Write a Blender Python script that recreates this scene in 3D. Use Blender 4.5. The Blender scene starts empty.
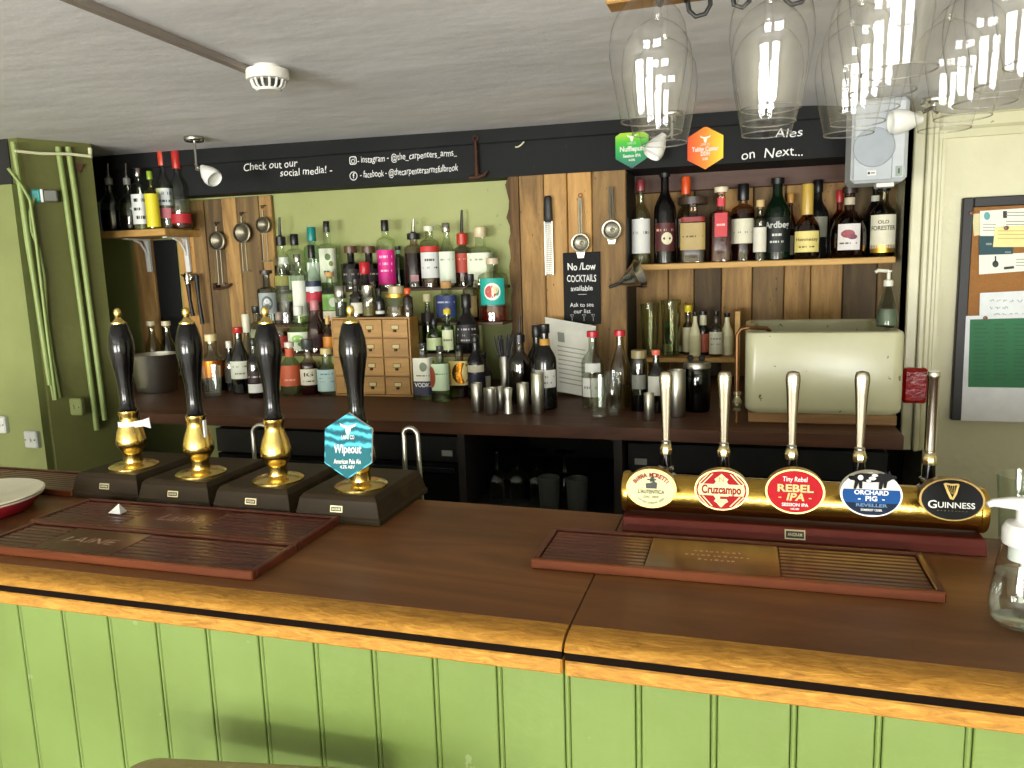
import bpy, math, random
from math import sin, cos, pi, radians, sqrt
from mathutils import Vector, Matrix
random.seed(7)
SC = bpy.context.scene
COL = SC.collection
# ------------------------------------------------------------------ camera
F = 765.0
PIT, ROL, YAW = radians(8.65), radians(-1.83), radians(17.16)
EYE = Vector((0, 0, 1.58))
def _axes():
    cy, sy, cp, sp, cr, sr = cos(YAW), sin(YAW), cos(PIT), sin(PIT), cos(ROL), sin(ROL)
    def m(v):
        x, y, z = v
        y, z = cp*y - sp*z, sp*y + cp*z
        return Vector((cr*x - sr*y, sr*x + cr*y, z))
    return m((cy, 0, -sy)), m((sy, 0, cy)), m((0, -1, 0))
AX, AY, AZ = _axes()
RIGHT = Vector((AX.x, AY.x, AZ.x)); DOWN = Vector((AX.y, AY.y, AZ.y)); FWD = Vector((AX.z, AY.z, AZ.z))
def ray(px, py): return FWD + RIGHT*((px-512)/F) + DOWN*((py-384)/F)
def at(px, py, Y):
    d = ray(px, py); return EYE + d*(Y/d.y)
def atz(px, py, z):
    d = ray(px, py); return EYE + d*((z-EYE.z)/d.z)
def depth(p): return (Vector(p)-EYE).dot(FWD)
cam = bpy.data.cameras.new('camera'); camo = bpy.data.objects.new('camera', cam); COL.objects.link(camo)
cam.sensor_width = 36; cam.lens = 36*F/1024; cam.clip_start = .02
camo.matrix_world = Matrix(((RIGHT.x, -DOWN.x, -FWD.x, 0), (RIGHT.y, -DOWN.y, -FWD.y, 0), (RIGHT.z, -DOWN.z, -FWD.z, EYE.z), (0, 0, 0, 1)))
SC.camera = camo
# ------------------------------------------------------------------ materials
def lin(c):
    if isinstance(c, str):
        c = c.lstrip('#'); c = [int(c[i:i+2], 16)/255 for i in (0, 2, 4)]
        c = [x/12.92 if x <= .04045 else ((x+.055)/1.055)**2.4 for x in c]
    return (c[0], c[1], c[2], 1)
def newmat(n):
    m = bpy.data.materials.new(n); m.use_nodes = True; nt = m.node_tree
    for k in list(nt.nodes): nt.nodes.remove(k)
    out = nt.nodes.new('ShaderNodeOutputMaterial')
    return m, nt, out
def N(nt, t, **kw):
    n = nt.nodes.new(t)
    for k, v in kw.items():
        if k in n.inputs.keys() if not hasattr(n, k) else False: n.inputs[k].default_value = v
        else: setattr(n, k, v)
    return n
_pm = {}
def plain(c, rough=.5, metal=0, spec=.5, coat=0, bump=0, bscale=80):
    key = (str(c), rough, metal, spec, coat, bump, bscale)
    if key in _pm: return _pm[key]
    m, nt, out = newmat('surface'); b = nt.nodes.new('ShaderNodeBsdfPrincipled')
    b.inputs['Roughness'].default_value = rough; b.inputs['Metallic'].default_value = metal
    b.inputs['Specular IOR Level'].default_value = spec; b.inputs['Coat Weight'].default_value = coat
    col = lin(c)
    tc = nt.nodes.new('ShaderNodeTexCoord'); nz = nt.nodes.new('ShaderNodeTexNoise'); nz.inputs['Scale'].default_value = bscale*.3
    nz.inputs['Detail'].default_value = 4
    nt.links.new(tc.outputs['Object'], nz.inputs['Vector'])
    mx = nt.nodes.new('ShaderNodeMix'); mx.data_type = 'RGBA'
    mx.inputs[6].default_value = [x*.86 for x in col[:3]]+[1]; mx.inputs[7].default_value = [min(1, x*1.1) for x in col[:3]]+[1]
    nt.links.new(nz.outputs['Fac'], mx.inputs[0]); nt.links.new(mx.outputs[2], b.inputs['Base Color'])
    if bump:
        bn = nt.nodes.new('ShaderNodeTexNoise'); bn.inputs['Scale'].default_value = bscale; bn.inputs['Detail'].default_value = 5
        nt.links.new(tc.outputs['Object'], bn.inputs['Vector'])
        bp = nt.nodes.new('ShaderNodeBump'); bp.inputs['Strength'].default_value = bump; bp.inputs['Distance'].default_value = .01
        nt.links.new(bn.outputs['Fac'], bp.inputs['Height']); nt.links.new(bp.outputs['Normal'], b.inputs['Normal'])
    nt.links.new(b.outputs[0], out.inputs[0]); _pm[key] = m; return m
def wood(c1, c2, c3=None, axis='x', scale=6, rough=.45, bump=.25, coat=0, stretch=14, vary=.5, knots=False, spec=.5):
    m, nt, out = newmat('timber'); b = nt.nodes.new('ShaderNodeBsdfPrincipled')
    b.inputs['Roughness'].default_value = rough; b.inputs['Coat Weight'].default_value = coat; b.inputs['Coat Roughness'].default_value = .15
    b.inputs['Specular IOR Level'].default_value = spec
    L = nt.links.new
    tc = nt.nodes.new('ShaderNodeTexCoord'); mp = nt.nodes.new('ShaderNodeMapping')
    s = [scale*stretch]*3; s['xyz'.index(axis)] = scale; mp.inputs['Scale'].default_value = s
    L(tc.outputs['Object'], mp.inputs['Vector'])
    at_ = nt.nodes.new('ShaderNodeAttribute'); at_.attribute_name = 'rnd'
    nz = nt.nodes.new('ShaderNodeTexNoise'); nz.noise_dimensions = '4D'; nz.inputs['Scale'].default_value = .35; nz.inputs['Detail'].default_value = 7
    nz.inputs['Roughness'].default_value = .65; nz.inputs['Distortion'].default_value = 1.2
    mul = nt.nodes.new('ShaderNodeMath'); mul.operation = 'MULTIPLY'; mul.inputs[1].default_value = 37
    L(at_.outputs['Fac'], mul.inputs[0]); L(mul.outputs[0], nz.inputs['W']); L(mp.outputs[0], nz.inputs['Vector'])
    cr = nt.nodes.new('ShaderNodeValToRGB'); e = cr.color_ramp.elements
    e[0].position = .3; e[0].color = lin(c1); e[1].position = .7; e[1].color = lin(c2)
    if c3:
        k = e.new(.5); k.color = lin(c3)
    L(nz.outputs['Fac'], cr.inputs[0])
    hs = nt.nodes.new('ShaderNodeHueSaturation')
    mr = nt.nodes.new('ShaderNodeMapRange'); mr.inputs['To Min'].default_value = 1-vary; mr.inputs['To Max'].default_value = 1+vary*.6
    L(at_.outputs['Fac'], mr.inputs['Value']); L(mr.outputs[0], hs.inputs['Value']); L(cr.outputs[0], hs.inputs['Color'])
    last = hs.outputs[0]
    if knots:
        vo = nt.nodes.new('ShaderNodeTexVoronoi'); vo.voronoi_dimensions = '4D'; mp2 = nt.nodes.new('ShaderNodeMapping')
        s2 = [13]*3; s2['xyz'.index(axis)] = 5.5; mp2.inputs['Scale'].default_value = s2
        L(tc.outputs['Object'], mp2.inputs['Vector']); L(mp2.outputs[0], vo.inputs['Vector']); L(mul.outputs[0], vo.inputs['W'])
        k = nt.nodes.new('ShaderNodeMapRange'); k.inputs['From Min'].default_value = .07; k.inputs['From Max'].default_value = .2
        k.inputs['To Min'].default_value = .18; k.inputs['To Max'].default_value = 1
        L(vo.outputs['Distance'], k.inputs['Value'])
        mm = nt.nodes.new('ShaderNodeMix'); mm.data_type = 'RGBA'; mm.blend_type = 'MULTIPLY'; mm.inputs[0].default_value = 1
        L(last, mm.inputs[6]); L(k.outputs[0], mm.inputs[7]); last = mm.outputs[2]
    L(last, b.inputs['Base Color'])
    bp = nt.nodes.new('ShaderNodeBump'); bp.inputs['Strength'].default_value = bump; bp.inputs['Distance'].default_value = .004
    L(nz.outputs['Fac'], bp.inputs['Height']); L(bp.outputs[0], b.inputs['Normal'])
    L(b.outputs[0], out.inputs[0]); return m
def patchy(c1, c2, scale=3, rough=.6, bump=.15, bscale=25, spec=.4, specks=None, sthr=.62, stretch=(1, 1, 1), bdist=.01):
    m, nt, out = newmat('paint'); b = nt.nodes.new('ShaderNodeBsdfPrincipled'); L = nt.links.new
    b.inputs['Roughness'].default_value = rough; b.inputs['Specular IOR Level'].default_value = spec
    tc = nt.nodes.new('ShaderNodeTexCoord'); nz = nt.nodes.new('ShaderNodeTexNoise'); nz.inputs['Scale'].default_value = scale; nz.inputs['Detail'].default_value = 6
    mp = nt.nodes.new('ShaderNodeMapping'); mp.inputs['Scale'].default_value = stretch
    L(tc.outputs['Object'], mp.inputs[0]); L(mp.outputs[0], nz.inputs['Vector'])
    cr = nt.nodes.new('ShaderNodeValToRGB'); e = cr.color_ramp.elements
    e[0].position = .35; e[0].color = lin(c1); e[1].position = .65; e[1].color = lin(c2); L(nz.outputs['Fac'], cr.inputs[0])
    last = cr.outputs[0]
    bn = nt.nodes.new('ShaderNodeTexNoise'); bn.inputs['Scale'].default_value = bscale; bn.inputs['Detail'].default_value = 6; L(mp.outputs[0], bn.inputs['Vector'])
    if specks:
        k = nt.nodes.new('ShaderNodeMath'); k.operation = 'GREATER_THAN'; k.inputs[1].default_value = sthr
        sn = nt.nodes.new('ShaderNodeTexNoise'); sn.inputs['Scale'].default_value = 34; sn.inputs['Detail'].default_value = 3; L(tc.outputs['Object'], sn.inputs['Vector'])
        L(sn.outputs['Fac'], k.inputs[0])
        mm = nt.nodes.new('ShaderNodeMix'); mm.data_type = 'RGBA'; mm.inputs[7].default_value = lin(specks); L(k.outputs[0], mm.inputs[0]); L(last, mm.inputs[6]); last = mm.outputs[2]
    L(last, b.inputs['Base Color'])
    bp = nt.nodes.new('ShaderNodeBump'); bp.inputs['Strength'].default_value = bump; bp.inputs['Distance'].default_value = bdist
    L(bn.outputs['Fac'], bp.inputs['Height']); L(bp.outputs[0], b.inputs['Normal']); L(b.outputs[0], out.inputs[0]); return m
_gm = {}
def glass(c='#f4faf4', edge=.7, gl=.7, clear=1.0, pwr=5.0, base=None):
    """thin-walled glass: clear through the middle, tinted and reflecting towards the grazing edges"""
    key = (str(c), edge, gl, clear, pwr, base)
    if key in _gm: return _gm[key]
    m, nt, out = newmat('thin_glass'); L = nt.links.new
    lw = nt.nodes.new('ShaderNodeLayerWeight'); lw.inputs['Blend'].default_value = .5
    pw = nt.nodes.new('ShaderNodeMath'); pw.operation = 'POWER'; pw.inputs[1].default_value = pwr; L(lw.outputs['Facing'], pw.inputs[0])
    mx = nt.nodes.new('ShaderNodeMix'); mx.data_type = 'RGBA'; col = lin(c)
    mx.inputs[6].default_value = [min(1, x*clear) for x in col[:3]]+[1]; mx.inputs[7].default_value = [x*edge for x in col[:3]]+[1]
    L(pw.outputs[0], mx.inputs[0])
    tr = nt.nodes.new('ShaderNodeBsdfTransparent'); L(mx.outputs[2], tr.inputs['Color'])
    gs = nt.nodes.new('ShaderNodeBsdfGlossy'); gs.inputs['Roughness'].default_value = .04; gs.inputs['Color'].default_value = (1, 1, 1, 1)
    fr = nt.nodes.new('ShaderNodeFresnel'); fr.inputs['IOR'].default_value = 1.5
    ml = nt.nodes.new('ShaderNodeMath'); ml.operation = 'MULTIPLY'; ml.inputs[1].default_value = gl; L(fr.outputs[0], ml.inputs[0])
    if base is not None:
        p5 = nt.nodes.new('ShaderNodeMath'); p5.operation = 'POWER'; p5.inputs[1].default_value = 5; L(lw.outputs['Facing'], p5.inputs[0])
        ml.operation = 'MULTIPLY_ADD'; L(p5.outputs[0], ml.inputs[0]); ml.inputs[2].default_value = base
    sh = nt.nodes.new('ShaderNodeMixShader'); L(ml.outputs[0], sh.inputs[0]); L(tr.outputs[0], sh.inputs[1]); L(gs.outputs[0], sh.inputs[2])
    L(sh.outputs[0], out.inputs[0]); _gm[key] = m; return m
_lm = {}
def liquid(c):
    if c in _lm: return _lm[c]
    m, nt, out = newmat('drink'); L = nt.links.new
    tr = nt.nodes.new('ShaderNodeBsdfTransparent'); tr.inputs[0].default_value = lin(c)
    b = nt.nodes.new('ShaderNodeBsdfPrincipled'); b.inputs['Base Color'].default_value = lin(c); b.inputs['Roughness'].default_value = .1
    sh = nt.nodes.new('ShaderNodeMixShader'); sh.inputs[0].default_value = .22
    L(tr.outputs[0], sh.inputs[1]); L(b.outputs[0], sh.inputs[2]); L(sh.outputs[0], out.inputs[0]); _lm[c] = m; return m
# ------------------------------------------------------------------ mesh builder
_tc = {}
def text_geo(s, bold=0.0):
    key = (s, bold)
    if key in _tc: return _tc[key]
    cu = bpy.data.curves.new('t', 'FONT'); cu.body = s; cu.align_x = 'CENTER'; cu.align_y = 'CENTER'; cu.size = 1; cu.offset = bold; cu.resolution_u = 3
    o = bpy.data.objects.new('t', cu); COL.objects.link(o); bpy.context.view_layer.update()
    me = bpy.data.meshes.new_from_object(o.evaluated_get(bpy.context.evaluated_depsgraph_get()))
    vs = [(v.co.x, v.co.y) for v in me.vertices]; fs = [tuple(p.vertices) for p in me.polygons]
    bpy.data.objects.remove(o); bpy.data.curves.remove(cu); bpy.data.meshes.remove(me)
    w = (max(v[0] for v in vs)-min(v[0] for v in vs)) if vs else 1
    _tc[key] = (vs, fs, w); return _tc[key]
class MB:
    def __init__(s): s.v, s.f, s.m, s.s, s.r, s.mats = [], [], [], [], [], []
    def mi(s, mat):
        if mat not in s.mats: s.mats.append(mat)
        return s.mats.index(mat)
    def face(s, idx, mat, smooth=False, rnd=.5):
        s.f.append(tuple(idx)); s.m.append(s.mi(mat)); s.s.append(smooth); s.r.append(rnd)
    def poly(s, pts, mat, rnd=.5):
        b = len(s.v); s.v += [tuple(p) for p in pts]; s.face(range(b, b+len(pts)), mat, False, rnd)
    def box(s, x0, x1, y0, y1, z0, z1, mat, rnd=.5, ch=0.0, tf=None):
        """box, optionally with chamfered vertical-profile edges"""
        if x0 > x1: x0, x1 = x1, x0
        if y0 > y1: y0, y1 = y1, y0
        if z0 > z1: z0, z1 = z1, z0
        if not ch:
            p = [(x0, y0, z0), (x1, y0, z0), (x1, y1, z0), (x0, y1, z0), (x0, y0, z1), (x1, y0, z1), (x1, y1, z1), (x0, y1, z1)]
            fs = [(3, 2, 1, 0), (4, 5, 6, 7), (0, 1, 5, 4), (1, 2, 6, 5), (2, 3, 7, 6), (3, 0, 4, 7)]
        else:
            c = min(ch, (x1-x0)*.45, (y1-y0)*.45, (z1-z0)*.45); p = []; 
            ids = {}
            for ix, X in enumerate((x0, x1)):
                for iy, Yy in enumerate((y0, y1)):
                    for iz, Z in enumerate((z0, z1)):
                        sx, sy, sz = (1-2*ix)*c, (1-2*iy)*c, (1-2*iz)*c
                        ids[ix, iy, iz] = len(p)
                        p += [(X, Yy+sy, Z+sz), (X+sx, Yy, Z+sz), (X+sx, Yy+sy, Z)]
            I = ids; fs = []
            for ax in range(3):
                for sd in (0, 1):
                    def k(a, b): t = [0, 0, 0]; t[ax] = sd; t[(ax+1) % 3] = a; t[(ax+2) % 3] = b; return I[tuple(t)]+ax
                    q = [k(0, 0), k(1, 0), k(1, 1), k(0, 1)]; fs.append(tuple(q if sd else q[::-1]))
            for ax in range(3):
                b1, c1 = (ax+1) % 3, (ax+2) % 3
                for sb in (0, 1):
                    for sc in (0, 1):
                        def k2(a, w): t = [0, 0, 0]; t[ax] = a; t[b1] = sb; t[c1] = sc; return I[tuple(t)]+w
                        q = [k2(0, b1), k2(1, b1), k2(1, c1), k2(0, c1)]; fs.append(tuple(q if (sb ^ sc) else q[::-1]))
            for kx in (0, 1):
                for ky in (0, 1):
                    for kz in (0, 1):
                        i = I[kx, ky, kz]; q = (i, i+1, i+2); fs.append(q if (kx+ky+kz) % 2 else q[::-1])
        if tf: p = [tf(q) for q in p]
        b = len(s.v); s.v += p
        for q in fs: s.face([b+i for i in q], mat, False, rnd)
        return s
    def lathe(s, prof, mat, c=(0, 0, 0), n=24, ex=2.0, ax='z', smooth=True, mats=None, sx=1.0, sy=1.0, rot=0.0, caps=True, tf=None):
        """prof: (r, h) list. ex: superellipse exponent of the cross-section"""
        b = len(s.v); rings = []
        for (r, h) in prof:
            ring = []
            for i in range(n):
                a = 2*pi*(i+.5)/n
                ca, sa = cos(a), sin(a)
                q = (abs(ca)**ex+abs(sa)**ex)**(-1/ex)
                X, Y = r*q*ca*sx, r*q*sa*sy
                X, Y = X*cos(rot)-Y*sin(rot), X*sin(rot)+Y*cos(rot)
                if ax == 'z': p = (c[0]+X, c[1]+Y, c[2]+h)
                elif ax == 'y': p = (c[0]+X, c[1]+h, c[2]+Y)
                else: p = (c[0]+h, c[1]+X, c[2]+Y)
                if tf: p = tf(p)
                ring.append(len(s.v)); s.v.append(tuple(p))
            rings.append(ring)
        for j in range(len(rings)-1):
            A, B = rings[j], rings[j+1]
            mm = mats[j] if mats else mat
            for i in range(n):
                k = (i+1) % n
                q = (A[i], A[k], B[k], B[i])
                s.face(q if ax != 'y' else q[::-1], mm, smooth)
        if caps:
            if prof[0][0] > 1e-5: s.face(rings[0][::-1], mats[0] if mats else mat)
            if prof[-1][0] > 1e-5: s.face(rings[-1], mats[-1] if mats else mat)
        return s
    def tube(s, pts, r, mat, n=10, rs=None, smooth=True):
        pts = [Vector(p) for p in pts]; rings = []
        up = Vector((0, 0, 1))
        for i, p in enumerate(pts):
            t = (pts[min(i+1, len(pts)-1)]-pts[max(i-1, 0)]).normalized()
            if i == 0:
                a = up if abs(t.z) < .9 else Vector((1, 0, 0)); u = t.cross(a).normalized()
            else: u = (u-t*u.dot(t)).normalized()
            w = t.cross(u); rr = rs[i] if rs else r; ring = []
            for k in range(n):
                a = 2*pi*k/n; ring.append(len(s.v)); s.v.append(tuple(p+u*(rr*cos(a))+w*(rr*sin(a))))
            rings.append(ring)
        for A, B in zip(rings, rings[1:]):
            for i in range(n):
                k = (i+1) % n; s.face((A[i], A[k], B[k], B[i]), mat, smooth)
        s.face(rings[0][::-1], mat); s.face(rings[-1], mat); return s
    def prism(s, pts2, y0, y1, mat, side=None, tf=None, fr=None):
        """polygon in (x, z) extruded from y0 (front) to y1; tf maps each point"""
        n = len(pts2); b = len(s.v)
        P = [(x, y0, z) for x, z in pts2]+[(x, y1, z) for x, z in pts2]
        if tf: P = [tuple(tf(p)) for p in P]
        s.v += P
        ar = sum(pts2[i][0]*pts2[(i+1) % n][1]-pts2[(i+1) % n][0]*pts2[i][1] for i in range(n))
        f = list(range(b, b+n)); bk = list(range(b+n, b+2*n))
        if ar < 0: f.reverse(); bk.reverse()
        s.face(f, mat); s.face(bk[::-1], side or mat)
        for i in range(n):
            k = (i+1) % n; q = (f[i], bk[i], bk[k], f[k]); s.face(q, side or mat)
        return s
    def text(s, t, size, mat, fn, w=None, bold=0.0, wob=0.0, sl=0.0):
        vs, fs, tw = text_geo(t, bold); k = size
        kx = size if w is None else w/max(tw, 1e-6)
        b = len(s.v)
        for (u, v) in vs:
            v2 = v+wob*sin(u*3.1+len(t)); u2 = u+sl*v+wob*.6*sin(v*5+u*2.3)
            s.v.append(tuple(fn(u2*kx, v2*k)))
        for q in fs: s.face([b+i for i in q], mat)
        return s
    def build(s, name, parent=None, bevel=0, loc=None, sub=0, shadow=True):
        me = bpy.data.meshes.new(name); me.from_pydata(s.v, [], s.f)
        for m in s.mats: me.materials.append(m)
        me.polygons.foreach_set('material_index', s.m); me.polygons.foreach_set('use_smooth', s.s)
        at_ = me.attributes.new('rnd', 'FLOAT', 'FACE'); at_.data.foreach_set('value', s.r)
        me.update()
        if any(s.s): me.set_sharp_from_angle(angle=radians(40))
        o = bpy.data.objects.new(name, me); COL.objects.link(o)
        if parent: o.parent = parent
        if loc: o.location = loc
        if bevel:
            md = o.modifiers.new('bevel', 'BEVEL'); md.width = bevel; md.segments = 2; md.limit_method = 'ANGLE'; md.angle_limit = radians(40)
        if sub:
            md = o.modifiers.new('sub', 'SUBSURF'); md.levels = sub; md.render_levels = sub
        return o
def tag(o, label, cat, group=None, kind=None):
    if label: o['label'] = label
    if cat: o['category'] = cat
    if group: o['group'] = group
    if kind: o['kind'] = kind
    return o
def thing(name, label, cat, loc=(0, 0, 0), group=None, rz=0):
    o = bpy.data.objects.new(name, None); COL.objects.link(o); o.empty_display_size = .05
    o.location = loc; o.rotation_euler.z = rz; return tag(o, label, cat, group)
def struct(mb, name, parent=None, bevel=0, label=None):
    o = mb.build(name, parent, bevel)
    o['kind'] = 'structure'
    if label: o['label'] = label
    return o
def facing(o, up=0, side=0):  # helper for texts on planes facing -Y through point o
    return lambda u, v: (o[0]+u, o[1], o[2]+v)
# ------------------------------------------------------------------ shared materials
GREEN = patchy('#959b60', '#a1a66b', scale=2.2, rough=.55, bump=.12, bscale=30, specks='#84945a', sthr=.72)
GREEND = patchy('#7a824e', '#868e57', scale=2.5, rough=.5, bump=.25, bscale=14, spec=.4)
BARGREEN = patchy('#647839', '#6d8242', scale=4, rough=.42, bump=.06, bscale=40, specks='#7c8a58', sthr=.73)
CREAM = patchy('#c6c2a2', '#d2cfb0', scale=3, rough=.6, bump=.35, bscale=22)
CREAMGLOSS = patchy('#c4c19e', '#cfccae', scale=5, rough=.35, bump=.1, bscale=30, specks='#8d8a70', sthr=.74)
CEIL = patchy('#dcdcde', '#ebebed', scale=2, rough=.8, bump=.35, bscale=2.6, stretch=(.7, 1.3, 1), bdist=.03)
BLACKB = patchy('#151616', '#1c1d1d', scale=3, rough=.7, bump=.06, specks='#303131', sthr=.76, spec=.2)
BLACKP = plain('#0f0f0f', .6)
DARKP = plain('#1a1512', .7)
PLANK = wood('#5f4622', '#b48f52', '#957240', axis='z', scale=5, rough=.7, bump=.5, stretch=9, vary=.34, knots=True)
PLANKO = wood('#8a622a', '#d0a45e', '#b58845', axis='z', scale=5, rough=.6, bump=.4, stretch=9, vary=.2, knots=True)
PLANKD = wood('#463722', '#85703f', '#665030', axis='z', scale=5, rough=.75, bump=.5, stretch=9, vary=.5, knots=True)
SHELFW = wood('#a8803f', '#d3ab66', '#bd9450', axis='x', scale=5, rough=.6, bump=.3, stretch=10, vary=.2)
TOPW = wood('#55351e', '#90623a', '#724a2a', axis='x', scale=2.2, rough=.42, bump=.10, stretch=7, vary=.12, spec=.18)
LIPW = wood('#80571a', '#c4923e', '#a8762a', axis='x', scale=70, rough=.55, bump=.6, stretch=4, vary=.1, spec=.3)
TRAYW = wood('#3c1a10', '#6e3420', '#552617', axis='x', scale=4, rough=.3, bump=.12, stretch=10, vary=.15)
TRAYF = wood('#4e2511', '#7a4120', '#643218', axis='x', scale=5, rough=.35, bump=.12, stretch=8, vary=.1, spec=.25)
FONTW = wood('#4c1b14', '#78362a', '#60271e', axis='x', scale=4, rough=.4, bump=.08, stretch=8, vary=.1, spec=.25)
PUMPW = wood('#261d12', '#423522', '#33291a', axis='x', scale=4, rough=.45, bump=.1, stretch=8, vary=.1, spec=.12)
BACKW = wood('#3a2216', '#63402a', '#4d2f1f', axis='x', scale=3, rough=.5, bump=.1, stretch=10, vary=.12, spec=.2)
DRAWW = wood('#855f26', '#b58a44', '#9e7535', axis='x', scale=6, rough=.5, bump=.15, stretch=8, vary=.15)
BRASS = plain('#dfc272', .2, 1, bscale=14)
BRASSR = plain('#c6a24a', .24, 1, bump=.12, bscale=60)
GOLD = plain('#c99a4a', .3, .9)
STEEL = plain('#b9b7ae', .24, 1)
STEELD = plain('#b0aea2', .34, 1)
CHROME = plain('#bdbbb4', .12, 1)
BLACKGL = plain('#060607', .14, 0, .4)
BLACKM = plain('#121212', .5)
WHITE = plain('#dcdcd6', .5, 0, .2)
PAPER = plain('#e6e6da', .8)
CHALK = plain('#e8e8e4', .9)
IRON = plain('#4a2f22', .65, .6, bump=.5, bscale=90)
WHITEGL = plain('#cfcfca', .3)
CAL = .012
ZC, ZB, YW, YF, YR = 2.115, 1.115, 3.05, 2.93, 3.22
# ------------------------------------------------------------------ room shell
m = MB(); m.box(-4.7, 3.4, -5.4, 3.4, -.06, 0, wood('#9c968c', '#b9b3a8', axis='y', scale=2, rough=.5)); struct(m, 'floor')
def ceil_z(x):
    if x < -1.0: return 2.112+min(.030, (-1.0-x)*.018)
    if x < .15: return 2.112-(x+1.0)*.012
    t_ = min(1, (x-.15)/.55); return 2.098-.068*t_*t_*(3-2*t_)
m = MB(); nx, ny = 110, 2; b = len(m.v)
for i in range(nx+1):
    X = -4.7+8.2*i/nx
    for j in range(ny+1): m.v.append((X, -5.5+9*j/ny, ceil_z(X)))
for i in range(nx):
    for j in range(ny): q = b+i*(ny+1)+j; m.face((q, q+1, q+ny+2, q+ny+1), CEIL, True)
m.box(-4.7, 3.5, -5.5, 3.5, 2.16, 2.2, CEIL); struct(m, 'ceiling')
m = MB(); m.box(-3.4, -.5, YW, YW+.4, 0, ZC, GREEN); m.box(-.5, .62, YR+.03, YW+.4, 0, ZC, DARKP); struct(m, 'wall_back')
GREENK = patchy('#585a2c', '#626435', scale=2.5, rough=.5, bump=.25, bscale=14)  # column green set darker, shade on its faces put into the colour
GREENR = patchy('#8c9456', '#979e61', scale=2.5, rough=.6, bump=.15, bscale=20)
m = MB(); X = at(190, 240, YW).x; m.box(-3.3, X, YW-.0015, YW+.01, 0, ZC, GREENR); struct(m, 'wall_recess')
CP = [(-2.735, 2.405), (-2.60, 2.63)]   # the angled face of the column
def colY(px): return CP[0][1]+(CP[1][1]-CP[0][1])*(px-19)/72
m = MB(); P = [(-3.4, 2.405), CP[0], CP[1], (CP[1][0]-.10, 2.70), (-3.4, 2.70)]
b = len(m.v)
for z in (0, 2.15): m.v += [(x, y, z) for x, y in P]
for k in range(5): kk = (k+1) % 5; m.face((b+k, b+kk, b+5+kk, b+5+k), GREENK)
xb = at(22, 250, 2.38).x
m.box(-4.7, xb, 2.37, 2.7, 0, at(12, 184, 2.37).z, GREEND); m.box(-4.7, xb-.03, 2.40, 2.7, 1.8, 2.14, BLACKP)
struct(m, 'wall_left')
m = MB(); m.box(.60, 3.4, YF, YW+.3, 0, ZC, CREAM); struct(m, 'wall_right')
m = MB(); m.box(3.3, 3.4, -5.4, 3.3, 0, ZC, CREAM); struct(m, 'wall_side')
m = MB(); m.box(-4.7, -4.6, -5.4, 3.3, 0, ZC, CREAM); struct(m, 'wall_far')
# wall behind the viewer, with two windows
WY = -5.2; wins = [(-3.9, -1.0, .15, 1.7), (.1, 2.1, .2, 1.75)]
m = MB(); xs = -4.7
for (a, b, c, d) in wins:
    m.box(xs, a, WY-.12, WY, 0, ZC, CREAM); m.box(a, b, WY-.12, WY, 0, c, CREAM); m.box(a, b, WY-.12, WY, d, ZC, CREAM); xs = b
m.box(xs, 3.4, WY-.12, WY, 0, ZC, CREAM); struct(m, 'wall_front')
for i, (a, b, c, d) in enumerate(wins):
    m = MB()
    for x in (a, (a+b)/2, b): m.box(x-.03, x+.03, WY-.09, WY-.03, c, d, WHITE)
    for z in (c, c+(d-c)*.5, d): m.box(a, b, WY-.085, WY-.035, z-.022, z+.022, WHITE)
    struct(m, 'window_%d' % (i+1))
# cornice and door frame on the right
m = MB(); zt = 2.03
m.box(.60, 3.3, YF-.03, YF, zt-.05, zt, CREAMGLOSS, ch=.008); m.box(.60, 3.3, YF-.016, YF, zt-.075, zt-.05, CREAMGLOSS)
struct(m, 'trim_1')
m = MB(); xp0 = at(907, 300, 2.9).x; zb = at(905, 450, 2.9).z
for (a, b, y) in ((0, .035, 2.90), (.037, .055, 2.885), (.057, .075, 2.90), (.075, .09, 2.915)):
    m.box(xp0+a, xp0+b, y, YF+.1, zb, ZC, CREAMGLOSS, ch=.004)
m.box(xp0, xp0+.10, YF-.01, YR+.05, zb, ZC, CREAMGLOSS)
struct(m, 'trim_2')
m = MB(); p = at(916, 386, 2.88)
m.box(p.x-.045, p.x+.04, 2.868, 2.899, p.z-.06, p.z+.062, patchy('#8e0f10', '#b01a18', scale=20, rough=.25, bump=.4, bscale=30), ch=.012)
tag(m.build('red_pad'), 'glossy red pad wrapped across the cream door frame', 'pad')
# ------------------------------------------------------------------ blackboard beam with chalk writing
def beam_pt(px, py): return at(px, py, YF)
x0, x1 = at(128, 190, YF).x, at(845, 150, YF).x+.12
zb0 = at(400, 183.5, YF).z
zA, zBm = at(192, 195.6, YF).z, at(820, 158, YF).z; xA, xB = at(192, 195.6, YF).x, at(820, 158, YF).x
sl_ = (zBm-zA)/(xB-xA); zl = lambda x: zA+(x-xA)*sl_
m = MB(); tfb = lambda p: (p[0], p[1], zl(p[0])+p[2])
m.box(x0-.2, x1, YF, YW+.2, 0, .20, BLACKB, tf=tfb)
m.box(x0-.2, x1, YF-.012, YF, .128, .20, BLACKB, ch=.004, tf=tfb)
o = tag(m.build('blackboard_beam'), 'long black painted beam with white chalk lettering under the ceiling', 'beam')
def chalk(parent, name, lines, mat=CHALK, y=None):
    mm = MB()
    for (t, px, py, wpx, hpx, sl) in lines:
        yy = (YF if y is None else y)-.0015
        c = at(px, py, yy); w = abs((at(px+wpx/2, py, yy)-at(px-wpx/2, py, yy)).x); h = abs((at(px, py-hpx/2, yy)-at(px, py+hpx/2, yy)).z)
        mm.text(t, h/.72, mat, lambda u, v, c=c, yy=yy: (c.x+u, yy, c.z+v), w=w, bold=.0, wob=.05, sl=.06)
    return mm.build(name, parent)
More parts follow.
